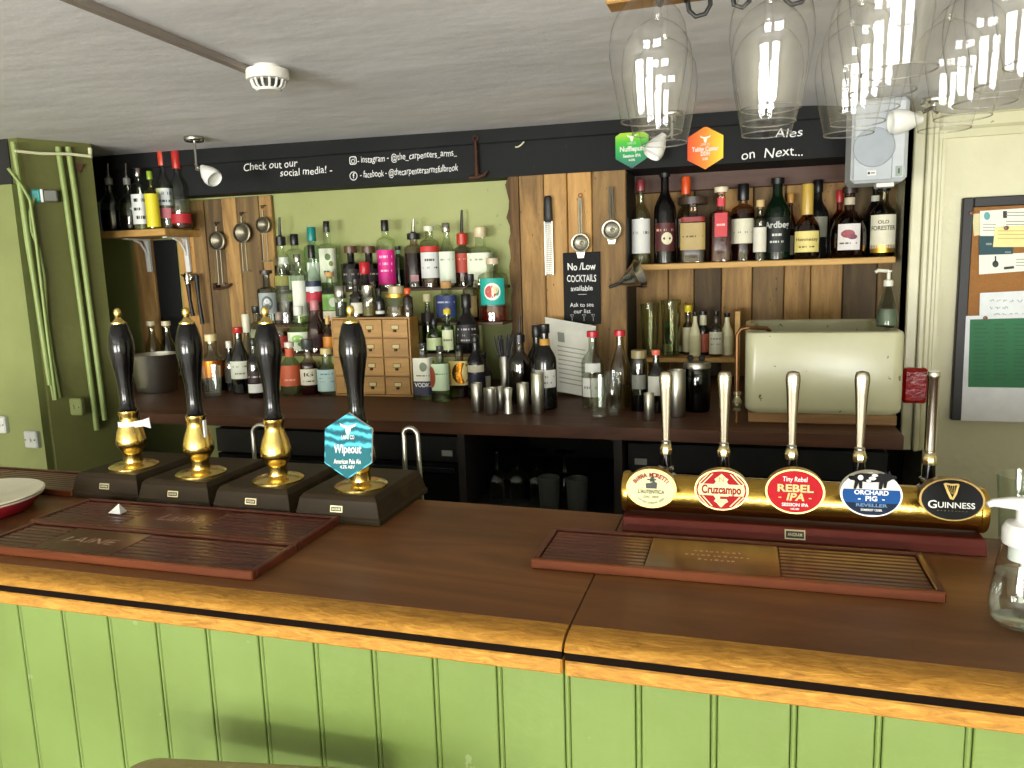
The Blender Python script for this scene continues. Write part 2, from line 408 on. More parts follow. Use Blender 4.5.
chalk(o, 'chalk_lettering', [('Check out our', 270, 165.5, 54, 8, 0), ('social media! -', 306, 171.5, 52, 7.5, 0),
    ('- instagram - @the_carpenters_arms_', 406, 156.5, 100, 7, 0), ('- facebook - @thecarpentersarmsfulbrook', 408, 171.5, 98, 7, 0),
    ('Ales', 789, 133, 27, 9, 0), ('on  Next...', 772, 153, 62, 10, 0)])
mm = MB(); yy = YF-.002
c = at(353, 160.5, yy); d = .0165
def ring2(mm, cx, cz, r1, r2, y, mat, n=24, ex=2, sx=1, sz=1):
    def q(i, r):
        a = 2*pi*(i+.5)/n; ca, sa = cos(a), sin(a); k = (abs(ca)**ex+abs(sa)**ex)**(-1/ex); return (cx+r*k*ca*sx, y, cz+r*k*sa*sz)
    for i in range(n): mm.poly([q(i, r1), q(i+1, r1), q(i+1, r2), q(i, r2)], mat)
ring2(mm, c.x, c.z, d*.8, d, yy, CHALK, ex=5); ring2(mm, c.x, c.z-.003, d*.38, d*.55, yy, CHALK); mm.box(c.x+.006, c.x+.009, yy, yy+.001, c.z+.008, c.z+.011, CHALK)
c = at(353.5, 176, yy); ring2(mm, c.x, c.z, d*.9, d*1.08, yy, CHALK); mm.text('f', .03, CHALK, lambda u, v: (c.x+u, yy, c.z+v), bold=.02)
mm.build('chalk_icons', o)
# wooden header under the beam in the right recess
# ------------------------------------------------------------------ plank panels
def planks(name, x0, x1, z0, z1, y, mats, label, cat, wid=(.06, .13), th=.02, seed=1, kind=None):
    rr = random.Random(seed); mm = MB(); x = x0
    while x < x1-.01:
        w = min(rr.uniform(*wid), x1-x); dz = rr.uniform(-.004, .004)
        if x1-(x+w) < .06: w = x1-x
        mm.box(x+.0015, x+w-.0015, y-th+rr.uniform(-.004, .004), y, z0+rr.uniform(0, .004), z1, rr.choice(mats), rnd=rr.random(), ch=.003)
        x += w
    return tag(mm.build(name), label, cat)
xa, xc = at(191, 240, 3.02).x, at(273, 240, 3.02).x
planks('plank_panel', xa, xc, ZB, zb0, YW-.002, [PLANK, PLANK, PLANKD], 'reclaimed plank panel hung with three strainers, left of the green wall', 'wall panel', seed=4)
mm = MB(); a, b = at(138, 300, 3.03).x, at(157, 300, 3.03).x
mm.box(a, b, YW-.022, YW-.002, ZB, at(150, 238, YW).z, PLANK, rnd=.7, ch=.003); tag(mm.build('upright_plank'), 'narrow upright plank behind the left shelf bracket, next to dark green wall', 'plank')
mm = MB(); a, b = at(159, 300, 3.04).x, at(181, 300, 3.04).x
mm.box(a, b, YW-.012, YW-.002, ZB+.02, at(165, 240, YW).z, BLACKB, ch=.002); tag(mm.build('black_panel'), 'tall plain black board between the two planks under the left shelf', 'board')
mm = MB(); a, b = at(182, 300, 3.02).x, at(198, 300, 3.02).x
mm.box(a, b, YW-.026, YW-.002, ZB, at(185, 236, YW).z, PLANKO, rnd=.5, ch=.003); tag(mm.build('upright_plank'), 'pale upright plank carrying the black lever tool and right shelf bracket', 'plank')
# centre partition
YP = 2.95
xa, xb2 = at(521, 240, YP).x, at(627, 240, YP).x
mm = MB(); mm.box(xa, xb2, YP+.004, YR+.03, ZB, zb0, BLACKP); struct(mm, 'wall_partition')  # black body: shade of the recess side put into its colour
p = planks('plank_panel', xa, xb2, ZB, zb0, YP+.003, [PLANKO, PLANKO, PLANK], 'honey coloured plank panel in the centre, hung with bar tools and small chalkboard', 'wall panel', wid=(.085, .12), seed=11)
# bark edged board
mm = MB(); rr = random.Random(3); xs0 = at(510, 240, YP).x; n = 26
z0, z1 = ZB, zb0
L = [(xs0+.004*sin(i*1.7)+rr.uniform(-.006, .006), z0+(z1-z0)*i/n) for i in range(n+1)]
pts = L+[(xa-.002, z1), (xa-.002, z0)]
mm.prism(pts, YP-.012, YP+.02, wood('#3d2c1c', '#8a6a42', '#634a2e', axis='z', scale=6, rough=.9, bump=1, stretch=10))
tag(mm.build('bark_edged_board'), 'rough bark-edged dark board beside the green wall', 'board')
# recess planks
planks('plank_panel', at(645, 240, YR).x-.04, .60, ZB, zb0-.04, YR, [PLANK, PLANKD, PLANK], 'weathered plank panel behind the whisky shelf and white sink', 'wall panel', wid=(.08, .14), seed=23)
mm = MB(); mm.box(at(645, 180, YR).x-.05, .60, YR-.05, YR-.022, zb0-.075, zb0+.02, wood('#3a2215', '#5f3a24', axis='x', scale=3, rough=.6), ch=.003)
tag(mm.build('header_board'), 'brown header board above the whisky bottles under the beam', 'board')
# ------------------------------------------------------------------ bar counter
YB = .905
bar = thing('bar_counter', 'long pub bar counter with dark wood top and green boarded front', 'bar counter', (-.4, 1.2, 0))
def wl(o, par):
    o.parent = par; o.matrix_parent_inverse = Matrix.Translation(-Vector(par.location)); return o
xj = -.222
def top_piece(x0, x1, yb0, yb1, nm, dz, rnd):
    mm = MB(); P = [(x0, .952), (x1, .952), (x1, yb1), (x0, yb0)]
    b = len(mm.v); mm.v += [(x, y, 1.10+dz) for x, y in P]+[(x, y, 1.062) for x, y in P]
    mm.face((b, b+1, b+2, b+3), TOPW, rnd=rnd); mm.face((b+7, b+6, b+5, b+4), TOPW, rnd=rnd)
    for i in range(4): k = (i+1) % 4; mm.face((b+i, b+4+i, b+4+k, b+k), TOPW, rnd=rnd)
    return wl(mm.build(nm, None), bar)
top_piece(-2.6, xj-.001, 1.50, 1.425, 'worktop', 0, .35); top_piece(xj+.001, 1.6, 1.425, 1.425, 'worktop', -.0006, .5)
def lip(x0, x1, y, nm):
    mm = MB(); n = 6
    prof = [(.953, 1.0995), (y+.030, 1.0992), (y+.018, 1.0975), (y+.009, 1.0945), (y+.003, 1.0905), (y, 1.0865), (y+.002, 1.0835), (.953, 1.0835)]
    b = len(mm.v)
    for X in (x0, x1): mm.v += [(X, a, z) for a, z in prof]
    k = len(prof)
    for i in range(k):
        j = (i+1) % k; mm.face((b+i, b+j, b+k+j, b+k+i), LIPW, i in range(0, 5))
    mm.face(list(range(b+k-1, b-1, -1)), LIPW); mm.face(list(range(b+k, b+2*k)), LIPW)
    wl(mm.build(nm), bar)
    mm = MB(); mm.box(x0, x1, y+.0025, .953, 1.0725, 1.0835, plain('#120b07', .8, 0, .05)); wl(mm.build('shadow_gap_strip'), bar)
    mm = MB(); mm.box(x0, x1, y+.002, .953, 1.0495, 1.0725, LIPW, ch=.003, rnd=.6); wl(mm.build('edge_moulding'), bar)
lip(-2.6, xj-.002, YB, 'rounded_edge'); lip(xj+.002, 1.6, YB-.002, 'rounded_edge')
mm = MB(); x = -1.067-.0945*16; rr = random.Random(5)
while x < 1.6:
    r = rr.uniform(.3, .7)
    mm.box(x, x+.0855, .919, .94, .06, 1.054, BARGREEN, rnd=r, ch=.0012); mm.box(x+.0868, x+.0932, .9197, .94, .06, 1.054, BARGREEN, rnd=r, ch=.0018)
    x += .0945
mm.box(-2.6, 1.6, .935, .955, .02, 1.06, BARGREEN)
wl(mm.build('green_boarded_front'), bar)
mm = MB(); mm.box(-2.6, 1.6, .9, .955, 0, .09, DARKP); mm.box(-2.58, 1.58, .955, 1.39, 0, .06, DARKP); mm.box(-2.58, 1.58, .955, 1.38, .62, .64, DARKP); mm.box(-2.6, -2.56, .955, 1.4, 0, 1.06, DARKP); mm.box(1.56, 1.6, .955, 1.38, 0, 1.06, DARKP)
wl(mm.build('carcass'), bar)
# ------------------------------------------------------------------ drip trays
def tray(x0, x1, y0, y1, label, words, zone, ang=0, nm='drip_tray', zb=1.1002, lab_c=.5):
    t = thing(nm, label, 'drip tray', ((x0+x1)/2, (y0+y1)/2, zb), rz=ang)
    w, d = (x1-x0)/2, (y1-y0)/2; h = .016
    mm = MB(); mm.box(-w, w, -d, -d+.012, 0, h, TRAYF, ch=.002, rnd=.5); mm.box(-w, w, d-.008, d, 0, h, TRAYW, ch=.002, rnd=.4)
    mm.box(-w, -w+.01, -d+.012, d-.008, 0, h, TRAYW, rnd=.3, ch=.002); mm.box(w-.01, w, -d+.012, d-.008, 0, h, TRAYW, rnd=.3, ch=.002)
    mm.build('frame', t)
    mm = MB(); mm.box(-w+.011, w-.011, -d+.013, d-.009, .001, .009, TRAYW, rnd=.45)
    nr = max(5, int(d*2/.017)); a0, a1 = zone
    for i in range(nr):
        y = -d+.018+(2*d-.03)*i/nr; yy2 = y+(2*d-.03)/nr-.0035
        for (u0, u1) in ((-w+.012, -w+2*w*a0), (-w+2*w*a1, w-.012)): mm.box(u0, u1, y, yy2, .009, .0135, TRAYW, rnd=.5, ch=.0015)
    mm.box(-w+2*w*a0, -w+2*w*a1, -d+.016, d-.012, .009, .0135, TRAYW, rnd=.42, ch=.0015)
    EN = plain('#b08d74', .5)
    k = 0
    for (tx, sz, wd) in words:
        cx = -w+2*w*lab_c; cy = (len(words)-1)*.018/1-k*.036 if len(words) > 1 else 0; k += 1
        mm.text(tx, sz, EN, lambda u, v, cx=cx, cy=cy: (cx+u, cy+v, .0138), w=wd, sl=.15)
    if lab_c == .47:
        for j, n_ in enumerate((9, 12, 7)):
            for q in range(n_): mm.box((q-n_/2)*.0085-.01+.001*(q % 3), (q-n_/2)*.0085-.005+.001*(q % 2), .018-j*.018, .0205-j*.018+.0015*((q*7+j) % 3), .0135, .0138, EN)
    mm.build('ribbed_board', t); return t
tray(-1.335, -.745, .981, 1.112, 'front long ribbed drip tray with worn red front edge, nearest the drinker', [('LAINE', .035, .11)], (.20, .50), lab_c=.34)
tray(-1.355, -.747, 1.115, 1.262, 'middle ribbed drip tray directly before the pump boxes, holding white paper scrap', [('Laine', .05, .10)], (.33, .62), lab_c=.50)
q0, q1 = atz(70, 490, 1.115), atz(70, 474, 1.115)
tray(q0.x-.62, q0.x+.012, q0.y, q0.y+.14, 'back ribbed drip tray at the left end of the bar beside pump boxes', [], (.5, .5), ang=-.02)
tray(-.327, .270, 1.128, 1.285, 'ribbed drip tray in front of the brass beer font', [], (.30, .64), ang=.004, lab_c=.47)
# ------------------------------------------------------------------ hand pumps
def maker_plate(parent, x, y, z, tilt=0, w=.026, h=.012):
    mm = MB(); tf = lambda p: (x+p[0], y+p[1]+p[2]*tilt, z+p[2])
    mm.box(-w/2, w/2, -.002, 0, -h/2, h/2, plain('#d8c9a0', .35, .6), tf=tf); mm.box(-w/2+.002, w/2-.002, -.0024, -.001, -h/2+.002, h/2-.002, plain('#1c2a22', .4), tf=tf)
    mm.text('ANGRAM', h*.5, plain('#d8c9a0', .4, .5), lambda u, v: tf((u, -.0028, v)), w=w*.7, bold=.01)
    return mm.build('maker_plate', parent)
def pump(x, y, xf, yfl, label, seed):
    t = thing('hand_pump', label, 'beer pump', (x, y, 1.1003), 'hand pumps on the bar')
    mm = MB(); w, d0, d1 = .0945, -.082, .150; H = .054
    P = [(-w, d0), (w, d0), (w, d1), (-w, d1)]
    def fr(k): i, z = k; return [(px-(1 if px > 0 else -1)*i, py+(i if py < 0 else -i), z) for px, py in P]
    lv = [(0, 0), (0, .010), (.003, .013), (.010, H-.010), (.014, H-.004), (.018, H)]
    b = len(mm.v)
    for k in lv: mm.v += fr(k)
    for j in range(len(lv)-1):
        for i in range(4): kk = (i+1) % 4; mm.face((b+4*j+i, b+4*j+kk, b+4*j+4+kk, b+4*j+4+i), PUMPW, rnd=.5)
    mm.face((b+3, b+2, b+1, b), PUMPW); e = b+4*(len(lv)-1); mm.face((e, e+1, e+2, e+3), PUMPW, rnd=.7)
    mm.build('base_box', t, bevel=.002)
    maker_plate(t, -.0, d0+.0065, .028, .22)
    cx, cy = xf-x, yfl-y
    mm = MB(); mm.lathe([(.053, 0), (.053, .004), (.046, .008), (.022, .013)], BRASS, (cx, cy, H), 40); mm.build('flange', t)
    mm = MB(); mm.lathe([(.021, .013), (.019, .03), (.0225, .038), (.0305, .050), (.0325, .057), (.032, .066), (.028, .085), (.0205, .104), (.019, .118), (.0215, .124), (.0215, .131)], BRASS, (cx, cy, H), 32); mm.build('brass_column', t)
    mm = MB(); mm.lathe([(.0185, .131), (.0195, .135), (.0165, .14), (.0155, .165), (.017, .2), (.0222, .235), (.0268, .262), (.0275, .277), (.0252, .30), (.0195, .322), (.0165, .329)], BLACKGL, (cx, cy, H), 32); mm.build('handle', t)
    mm = MB(); mm.lathe([(.0165, .328), (.0165, .332), (.010, .336), (.0055, .343), (.0065, .346), (.0085, .353), (.0065, .361), (.0015, .364)], BRASS, (cx, cy, H), 24); mm.build('finial', t)
    return t, cx, cy, H
pumps = []
spec = [(-1.359, 1.385, -1.346, 1.385, 'black handled hand pump with white paper tag round its brass column'),
        (-1.158, 1.365, -1.141, 1.360, 'black handled hand pump second from the left, no badge or wide tag'),
        (-.956, 1.352, -.936, 1.346, 'black handled hand pump standing next to the one with turquoise badge'),
        (-.755, 1.342, -.738, 1.338, 'black handled hand pump wearing a turquoise hexagonal beer badge')]
for i, s in enumerate(spec): pumps.append(pump(*s, i))
# swan necks rise behind the boxes on the serving side
for i, (pa, pb, yb, ln) in enumerate(((None, None, 0, 0), (None, None, 0, 0), ((254, 455), (272, 421), 1.56, .055), ((405, 470), (413, 424), 1.555, .03))):
    if not pa: continue
    t = pumps[i][0]; loc = Vector(t.location); a = at(pa[0], pa[1], yb); zt2 = at(pb[0], pb[1]+4, yb).z; r = ln/2 if i == 2 else .018
    pts = [(a.x, yb, 1.03), (a.x+.002, yb, zt2-r)]
    for k in range(1, 9): q = pi*k/8; pts.append((a.x+r-r*cos(q), yb, zt2-r+r*sin(q)))
    pts.append((a.x+2*r+.002, yb, 1.03 if i == 3 else zt2-r-.02))
    mm = MB(); mm.tube([Vector(p)-loc for p in pts], .0055, STEELD, 10); mm.tube([Vector((a.x, yb, 1.035))-loc, Vector((a.x, 1.47, 1.035))-loc], .0055, STEELD, 8); o = mm.build('swan_neck', t)
# paper tag on the first, thin strip on the second
t, cx, cy, H = pumps[0]; mm = MB()
n = 16
for i in range(n):
    a0, a1 = pi+pi*i/n*1.0, pi+pi*(i+1)/n
    q = lambda a, z: (cx+.0235*cos(a), cy+.0235*sin(a), H+z)
    mm.poly([q(a0, .093), q(a1, .093), q(a1, .108), q(a0, .108)], WHITE)
mm.prism([(cx+.022, H+.094), (cx+.048, H+.098), (cx+.066, H+.094), (cx+.064, H+.118), (cx+.046, H+.112), (cx+.022, H+.108)], cy-.009, cy-.007, WHITE)
o = mm.build('paper_tag', t); o['label'] = 'white folded paper tag'
t, cx, cy, H = pumps[1]; mm = MB(); mm.box(cx+.026, cx+.029, cy-.012, cy-.004, H+.085, H+.122, WHITE); mm.build('paper_strip', t)
# badge pieces -----------------------------------------------------
def bull(mm, fn, s, mat):
    """horned head emblem"""
    P = [(-1.0, .62), (-.86, .28), (-.52, .12), (-.36, .05), (-.22, -.55), (0, -.8), (.22, -.55), (.36, .05), (.52, .12), (.86, .28), (1.0, .62), (.62, .40), (.3, .36), (0, .30), (-.3, .36), (-.62, .40)]
    P = P[::-1]
    b = len(mm.v); mm.v += [tuple(fn(u*s, v*s)) for u, v in P]
    idx = lambda *k: [b+i for i in k]
    n = len(P)
    c = len(mm.v); mm.v.append(tuple(fn(0, 0)))
    for i in range(n): mm.face((b+(i+1) % n, b+i, c), mat)
def hexmat(cols, scale, wave=True):
    mt, nt, out = newmat('printed_badge'); L = nt.links.new; b = nt.nodes.new('ShaderNodeBsdfPrincipled'); b.inputs['Roughness'].default_value = .5; b.inputs['Specular IOR Level'].default_value = .15
    tc = nt.nodes.new('ShaderNodeTexCoord'); mp = nt.nodes.new('ShaderNodeMapping'); L(tc.outputs['Generated'], mp.inputs[0])
    cr = nt.nodes.new('ShaderNodeValToRGB'); e = cr.color_ramp.elements
    e[0].position = cols[0][0]; e[0].color = lin(cols[0][1]); e[1].position = cols[-1][0]; e[1].color = lin(cols[-1][1])
    for p_, c_ in cols[1:-1]: k = e.new(p_); k.color = lin(c_)
    if wave:
        wv = nt.nodes.new('ShaderNodeTexWave'); wv.bands_direction = 'Z'; wv.inputs['Scale'].default_value = scale; wv.inputs['Distortion'].default_value = 6; wv.inputs['Detail'].default_value = 3; wv.inputs['Detail Scale'].default_value = 1.2
        L(mp.outputs[0], wv.inputs[0]); L(wv.outputs['Fac'], cr.inputs[0])
    else:
        sx = nt.nodes.new('ShaderNodeSeparateXYZ'); L(mp.outputs[0], sx.inputs[0]); L(sx.outputs[scale], cr.inputs[0])
    L(cr.outputs[0], b.inputs['Base Color']); L(b.outputs[0], out.inputs[0]); return mt
def hexagon(w, h): return [(0, h), (-w, h*.52), (-w, -h*.52), (0, -h), (w, -h*.52), (w, h*.52)][::-1]
t, cx, cy, H = pumps[3]; loc = Vector(t.location); c = at(348, 446, 1.285)-loc; mm = MB()
TEALW = hexmat([(.15, '#07525e'), (.5, '#0d7f92'), (.9, '#4fb4c2')], 2.2)
tilt = .12; rz = .10
def bf(u, v, o=0): return (c.x+u-.10*v*0+.035*v, c.y+u*.12+v*.10-o, c.z+v-.05*u*0)
HW, HH = .0475, .064
mm.prism(hexagon(HW, HH), 0, .005, TEALW, WHITE, tf=lambda p: bf(p[0], p[2], -p[1]))
fn = lambda u, v: bf(u, v, .0012)
mm.prism([(x*1.0, z) for x, z in [(-HW+.002, -.004), (-HW+.002, -HH*.5), (0, -HH+.003), (HW-.002, -HH*.5), (HW-.002, -.004)]], -.0006, 0, plain('#0a5f68', .5, 0, .15), tf=lambda p: bf(p[0], p[2], -p[1]))
for (tx, u, v, sz, w) in (('Wipeout', 0, -.006, .024, .056), ('American Pale Ale', 0, -.030, .013, .055), ('4.2% ABV', 0, -.0405, .009, .03), ('LAINE CO', 0, .017, .011, .026)):
    mm.text(tx, sz, WHITE, lambda a, b_, u=u, v=v: bf(u+a, v+b_, .0016), w=w, bold=.02)
bull(mm, lambda a, b_: bf(a, .034+b_, .0014), .017, plain('#f2e2c4', .5))
o = mm.build('badge', t); o['label'] = 'turquoise hexagonal pump badge with white lettering'
mm = MB(); q = Vector((cx, cy, 0)); mm.box(c.x-.006, c.x+.018, c.y+.006, cy-.018, c.z-.02, c.z-.008, BLACKM); mm.build('badge_clip', t)
# ------------------------------------------------------------------ keg font
YT, ZT, RT = 1.38, 1.1622, .0378
xl0, xr0 = at(623, 490, 1.36).x, at(988, 500, 1.36).x
font = thing('beer_font', 'brass tube beer font with five chrome taps on red wood plinth', 'beer font', ((xl0+xr0)/2, YT, 1.1003))
FL = Vector(font.location)
mm = MB(); xm2 = FL.x
pr = [(-.052, 0), (-.052, .004), (-.045, .013), (-.038, .0240), (.04, .0240), (.04, 0)]
b = len(mm.v)
for X in (xl0-xm2+.002, xr0-xm2-.004): mm.v += [(X, y, z) for y, z in pr]
k = len(pr)
for i in range(k): j = (i+1) % k; mm.face((b+i, b+j, b+k+j, b+k+i), FONTW)
mm.face(list(range(b+k-1, b-1, -1)), FONTW); mm.face(list(range(b+k, b+2*k)), FONTW); mm.build('plinth', font, bevel=.002)
pp = at(795, 530, YT-.045)-FL; maker_plate(font, pp.x, -.0455, .0145, .65, .033, .014)
mm = MB(); mm.lathe([(RT-.006, 0), (RT-.003, .003), (RT-.003, xr0-xl0-.003), (RT-.006, xr0-xl0)], BRASSR, (xl0-xm2, 0, ZT-FL.z), 48, ax='x'); mm.build('brass_tube', font)
for X, s in ((xl0, 1), (xr0, -1)):
    mm = MB(); q = [(RT-.012, -.003), (RT-.002, -.001), (RT, .002), (RT, .010), (RT-.004, .012)]
    if s < 0: q = [(r, -h) for r, h in q][::-1]
    mm.lathe(q, BRASSR, (X-xm2, 0, ZT-FL.z), 40, ax='x'); mm.build('end_cap', font)
def oval(n=48): return [(cos(2*pi*i/n), sin(2*pi*i/n)) for i in range(n)]
TAPM = plain('#837c6c', .2, 1, bscale=120)
RED = plain('#980b14', .55, 0, .12); CREAMB = plain('#cfc99c', .6, 0, .1)
DRED = plain('#8a0d16', .6, 0, .1)
def arc_text(mm, s, fn, mat, sz, R0, a_mid, da, sx=1.0, sy=1.0, bold=.02):
    n = len(s)
    for i, ch in enumerate(s):
        if ch == ' ': continue
        a = a_mid-da*(i-(n-1)/2)
        cx, cy = R0*sx*cos(a), R0*sy*sin(a); tx, ty = -sx*sin(a), sy*cos(a); l = sqrt(tx*tx+ty*ty); tx, ty = -tx/l, -ty/l
        mm.text(ch, sz, mat, lambda u, v: fn(cx+u*tx-v*ty, cy+u*ty+v*tx), bold=bold)
taps = [(666, 652, 486.5, 24.6, 18.9), (724, 721.5, 488, 25.9, 19.6), (792, 794.5, 489.5, 28, 21.6), (860.5, 870, 492.5, 28.5, 21.4), (931, 950, 497.5, 29.4, 20.6)]
for i, (hx, bx, by, bw, bh) in enumerate(taps):
    tp = bpy.data.objects.new('tap', None); COL.objects.link(tp); tp.parent = font
    hp = at(hx, 430, YT); X = hp.x-xm2; z = ZT-FL.z+RT-.006
    tp.location = (X, 0, z)
    top = at(hx, 371, YT).z-FL.z-z
    mm = MB(); mm.lathe([(.017, -.004), (.017, .004), (.013, .007), (.0125, .012), (.0145, .014), (.0145, .018), (.0105, .020), (.0095, .0415)], BLACKGL, n=24, mats=[CHROME, CHROME, BLACKGL, BLACKGL, CHROME, CHROME, BLACKGL, BLACKGL]); mm.build('tap_neck', tp)
    mm = MB(); mm.lathe([(.0085, .041), (.0110, .042), (.0118, .051), (.0090, .060), (.007, .063)], plain('#c9b98f', .22, 1), n=8, smooth=False); mm.lathe([(.0085, .062), (.0085, .065), (.0065, .067)], CHROME, n=20); mm.build('ferrule', tp)
    mm = MB(); flat = i != 4
    h0, h1 = .066, top
    pr = [(.0064, h0), (.0066, h0+.01), (.0080, h0+(h1-h0)*.35), (.0103, h0+(h1-h0)*.7), (.0122, h1-.016), (.0118, h1-.008), (.0095, h1-.002), (.003, h1)]
    if not flat: pr = [(.0090, h0), (.0090, h1-.012), (.0100, h1-.010), (.0100, h1-.003), (.009, h1)]
    mm.lathe(pr, TAPM if flat else CHROME, n=28, sy=.55 if flat else 1, ex=2.8 if flat else 2); o = mm.build('tap_handle', tp)
    # badge
    bc = at(bx, by, 1.318); Zd = depth(bc); W, Hh = bw*Zd/F, bh*Zd/F
    off = bc-FL-Vector((X, 0, z)); tl = .20
    def fn(u, v, o_=0, off=off): return (off.x+u, off.y-o_+v*tl+u*.03, off.z+v)
    mm = MB(); O = oval()
    RIMC = [plain('#a98a52', .35, .8), plain('#c9a86a', .35, .7), plain('#c9a05c', .35, .7), plain('#e6e2d2', .4), plain('#7a6436', .35, .8)][i]
    mm.prism([(a*W, b_*Hh) for a, b_ in O], 0, .018, RIMC, RIMC, tf=lambda p: fn(p[0], p[2], .012-p[1]))
    k = .93
    face_c = [CREAMB, RED, plain('#a50d18', .55, 0, .12), plain('#d2d0c4', .5, 0, .1), plain('#060606', .4, 0, .1)][i]
    mm.prism([(a*W*k, b_*Hh*k) for a, b_ in O], -.0012, 0, face_c, tf=lambda p: fn(p[0], p[2], .012-p[1]))
    g = lambda u, v: fn(u*W, v*Hh, .0145)
    T = lambda s, u, v, hh, ww, mat, bold=.02, sl=0: mm.text(s, hh*Hh, mat, lambda a, b_: fn(u*W+a, v*Hh+b_, .0147), w=ww*W, bold=bold, sl=sl)
    def PL(pts, mat, o_=.0138): mm.prism([(a*W, b_*Hh) for a, b_ in pts], 0, .0006, mat, tf=lambda p: fn(p[0], p[2], o_+.0006-p[1]))
    if i == 0:
        arc_text(mm, 'BIRRA MORETTI', lambda u, v: fn(u, v, .0147), DRED, Hh*.30, 1.0, pi/2, .172, W*.74, Hh*.70, .025)
        PL([(-.2, .02), (.22, .02), (.24, .3), (.12, .38), (-.02, .3), (-.22, .26)], plain('#2b3326', .6)); PL([(-.06, .36), (.14, .36), (.10, .62), (-.02, .62)], plain('#26301f', .6)); PL([(-.16, .44), (.2, .44), (.2, .5), (-.16, .5)], plain('#1d2618', .6))
        T("L'AUTENTICA", 0, -.16, .26, 1.05, plain('#3c4a2e', .6)); T('DAL 1859', 0, -.42, .16, .6, plain('#777a4e', .6)); arc_text(mm, 'ITALIAN PREMIUM LAGER', lambda u, v: fn(u, v, .0147), plain('#8c8f66', .6), Hh*.14, 1, -pi/2, -.085, W*.66, Hh*.72)
    elif i == 1:
        for sx in (-1, 1):
            for sy in (-1, 1):
                for (d0, d1) in ((.30, .36), (.44, .50)):
                    PL([(sx*d0, sy*.80), (sx*d1, sy*.80), (sx*(d1+.36), sy*.30), (sx*(d0+.36), sy*.30)][::(1 if sx*sy < 0 else -1)], CREAMB, .0134)
        PL([(0, .82), (-.17, .62), (-.26, .55), (-.2, .42), (-.28, .28), (-.28, -.28), (-.2, -.42), (-.26, -.55), (-.17, -.62), (0, -.85), (.17, -.62), (.26, -.55), (.2, -.42), (.28, -.28), (.28, .28), (.2, .42), (.26, .55), (.17, .62)], CREAMB)
        PL([(-.82, -.26), (.82, -.26), (.88, 0), (.82, .30), (-.82, .30), (-.88, 0)], CREAMB, .0140)
        T('Cruzcampo', 0, .02, .58, 1.46, DRED, .035); T('N', 0, .52, .36, .2, plain('#c58a3a', .5)); PL([(-.04, -.42), (.34, -.42), (.34, -.3), (-.04, -.3)], RED, .0143); T('SEVILLA', 0, -.55, .14, .3, plain('#b0925a', .5))
    elif i == 2:
        T('Tiny Rebel', 0, .56, .3, .82, WHITE, .01, .1); TAN = plain('#d9a860', .5); T('REBEL', 0, .14, .46, 1.24, plain('#5a1712', .5), .06); mm.text('REBEL', .46*Hh, TAN, lambda a, b_: fn(a, .15*Hh+b_, .0152), w=1.2*W, bold=.03)
        T('IPA', .02, -.24, .46, .6, TAN, .03, .2); T('-          -', 0, -.24, .3, 1.1, TAN); T('SESSION IPA', 0, -.58, .2, .88, WHITE, .02); T('4.6% ABV', 0, -.76, .12, .3, WHITE)
    elif i == 3:
        BLUE = plain('#0c4480', .5, 0, .1); NAVY = plain('#0c1c30', .5, 0, .1)
        ov = [(cos(a), sin(a)) for a in [pi+pi*j/24 for j in range(25)]]
        ar = [(x*.93, y*.93) for x, y in ov if y < .999]
        def cut(v): return sqrt(max(0, 1-v*v))*.93
        vv = [.24, .1, -.05, -.2, -.36]
        PL([(-cut(v_/.93), v_) for v_ in vv]+[(cut(v_/.93), v_) for v_ in vv[::-1]], BLUE)
        vv = [-.36, -.5, -.62, -.74, -.83, -.9]
        PL([(-cut(v_/.93), v_) for v_ in vv]+[(cut(v_/.93), v_) for v_ in vv[::-1]], NAVY)
        T('ORCHARD', 0, .10, .28, 1.1, WHITE, .03); T('-  PIG  -', 0, -.17, .30, .85, WHITE, .03); T('REVELLER', 0, -.47, .2, 1.0, plain('#2c5f8c', .4), .03); T('SOMERSET CIDER', 0, -.68, .13, .68, WHITE, .02)
        # pig cut-out on top of the badge
        pig = [(-.62, .78), (-.54, .92), (-.36, 1.0), (0, .98), (.3, 1.02), (.40, 1.0), (.44, 1.14), (.50, .98), (.56, 1.16), (.62, .96), (.78, .90), (.80, .80), (.62, .74), (.50, .64), (.46, .36), (.38, .36), (.38, .62), (.32, .30), (.22, .30), (.24, .62), (-.1, .58), (-.3, .62), (-.30, .30), (-.40, .30), (-.42, .56), (-.50, .28), (-.58, .28), (-.54, .62), (-.60, .72), (-.70, .74), (-.72, .86), (-.76, .78), (-.70, .68)]
        PL(pig[::-1], plain('#0b0b0b', .5, 0, .1), .017)
        for (a, b_, r1, r2) in ((-.36, .80, .09, .12), (.02, .78, .12, .08), (.10, .92, .10, .06), (-.10, .66, .08, .06)): PL([(a+r1*cos(q), b_+r2*sin(q)) for q in [2*pi*j/10 for j in range(10)]], WHITE, .0178)
    else:
        T('UINNESS', .12, -.25, .38, 1.12, WHITE, .01); T('G', -.60, -.24, .52, .27, WHITE, .01)
        HG = plain('#b59a5a', .35, .7)
        PL([(-.28, .74), (-.20, .80), (-.02, .76), (.18, .78), (.22, .72), (0, .68), (-.2, .72)][::-1], HG)
        PL([(.16, .76), (.22, .74), (.14, .30), (.04, .02), (-.02, .02), (.08, .34)], HG)
        PL([(-.26, .74), (-.18, .72), (-.08, .36), (.02, .06), (-.06, .04), (-.16, .34)], HG)
        for j in range(4): PL([(-.14+.07*j, .70), (-.13+.07*j, .70), (-.02+.03*j, .30-.02*j), (-.03+.03*j, .30-.02*j)], HG)
        T('. . . . . . . . .', 0, -.48, .1, .9, HG)
    o = mm.build('tap_badge', tp)
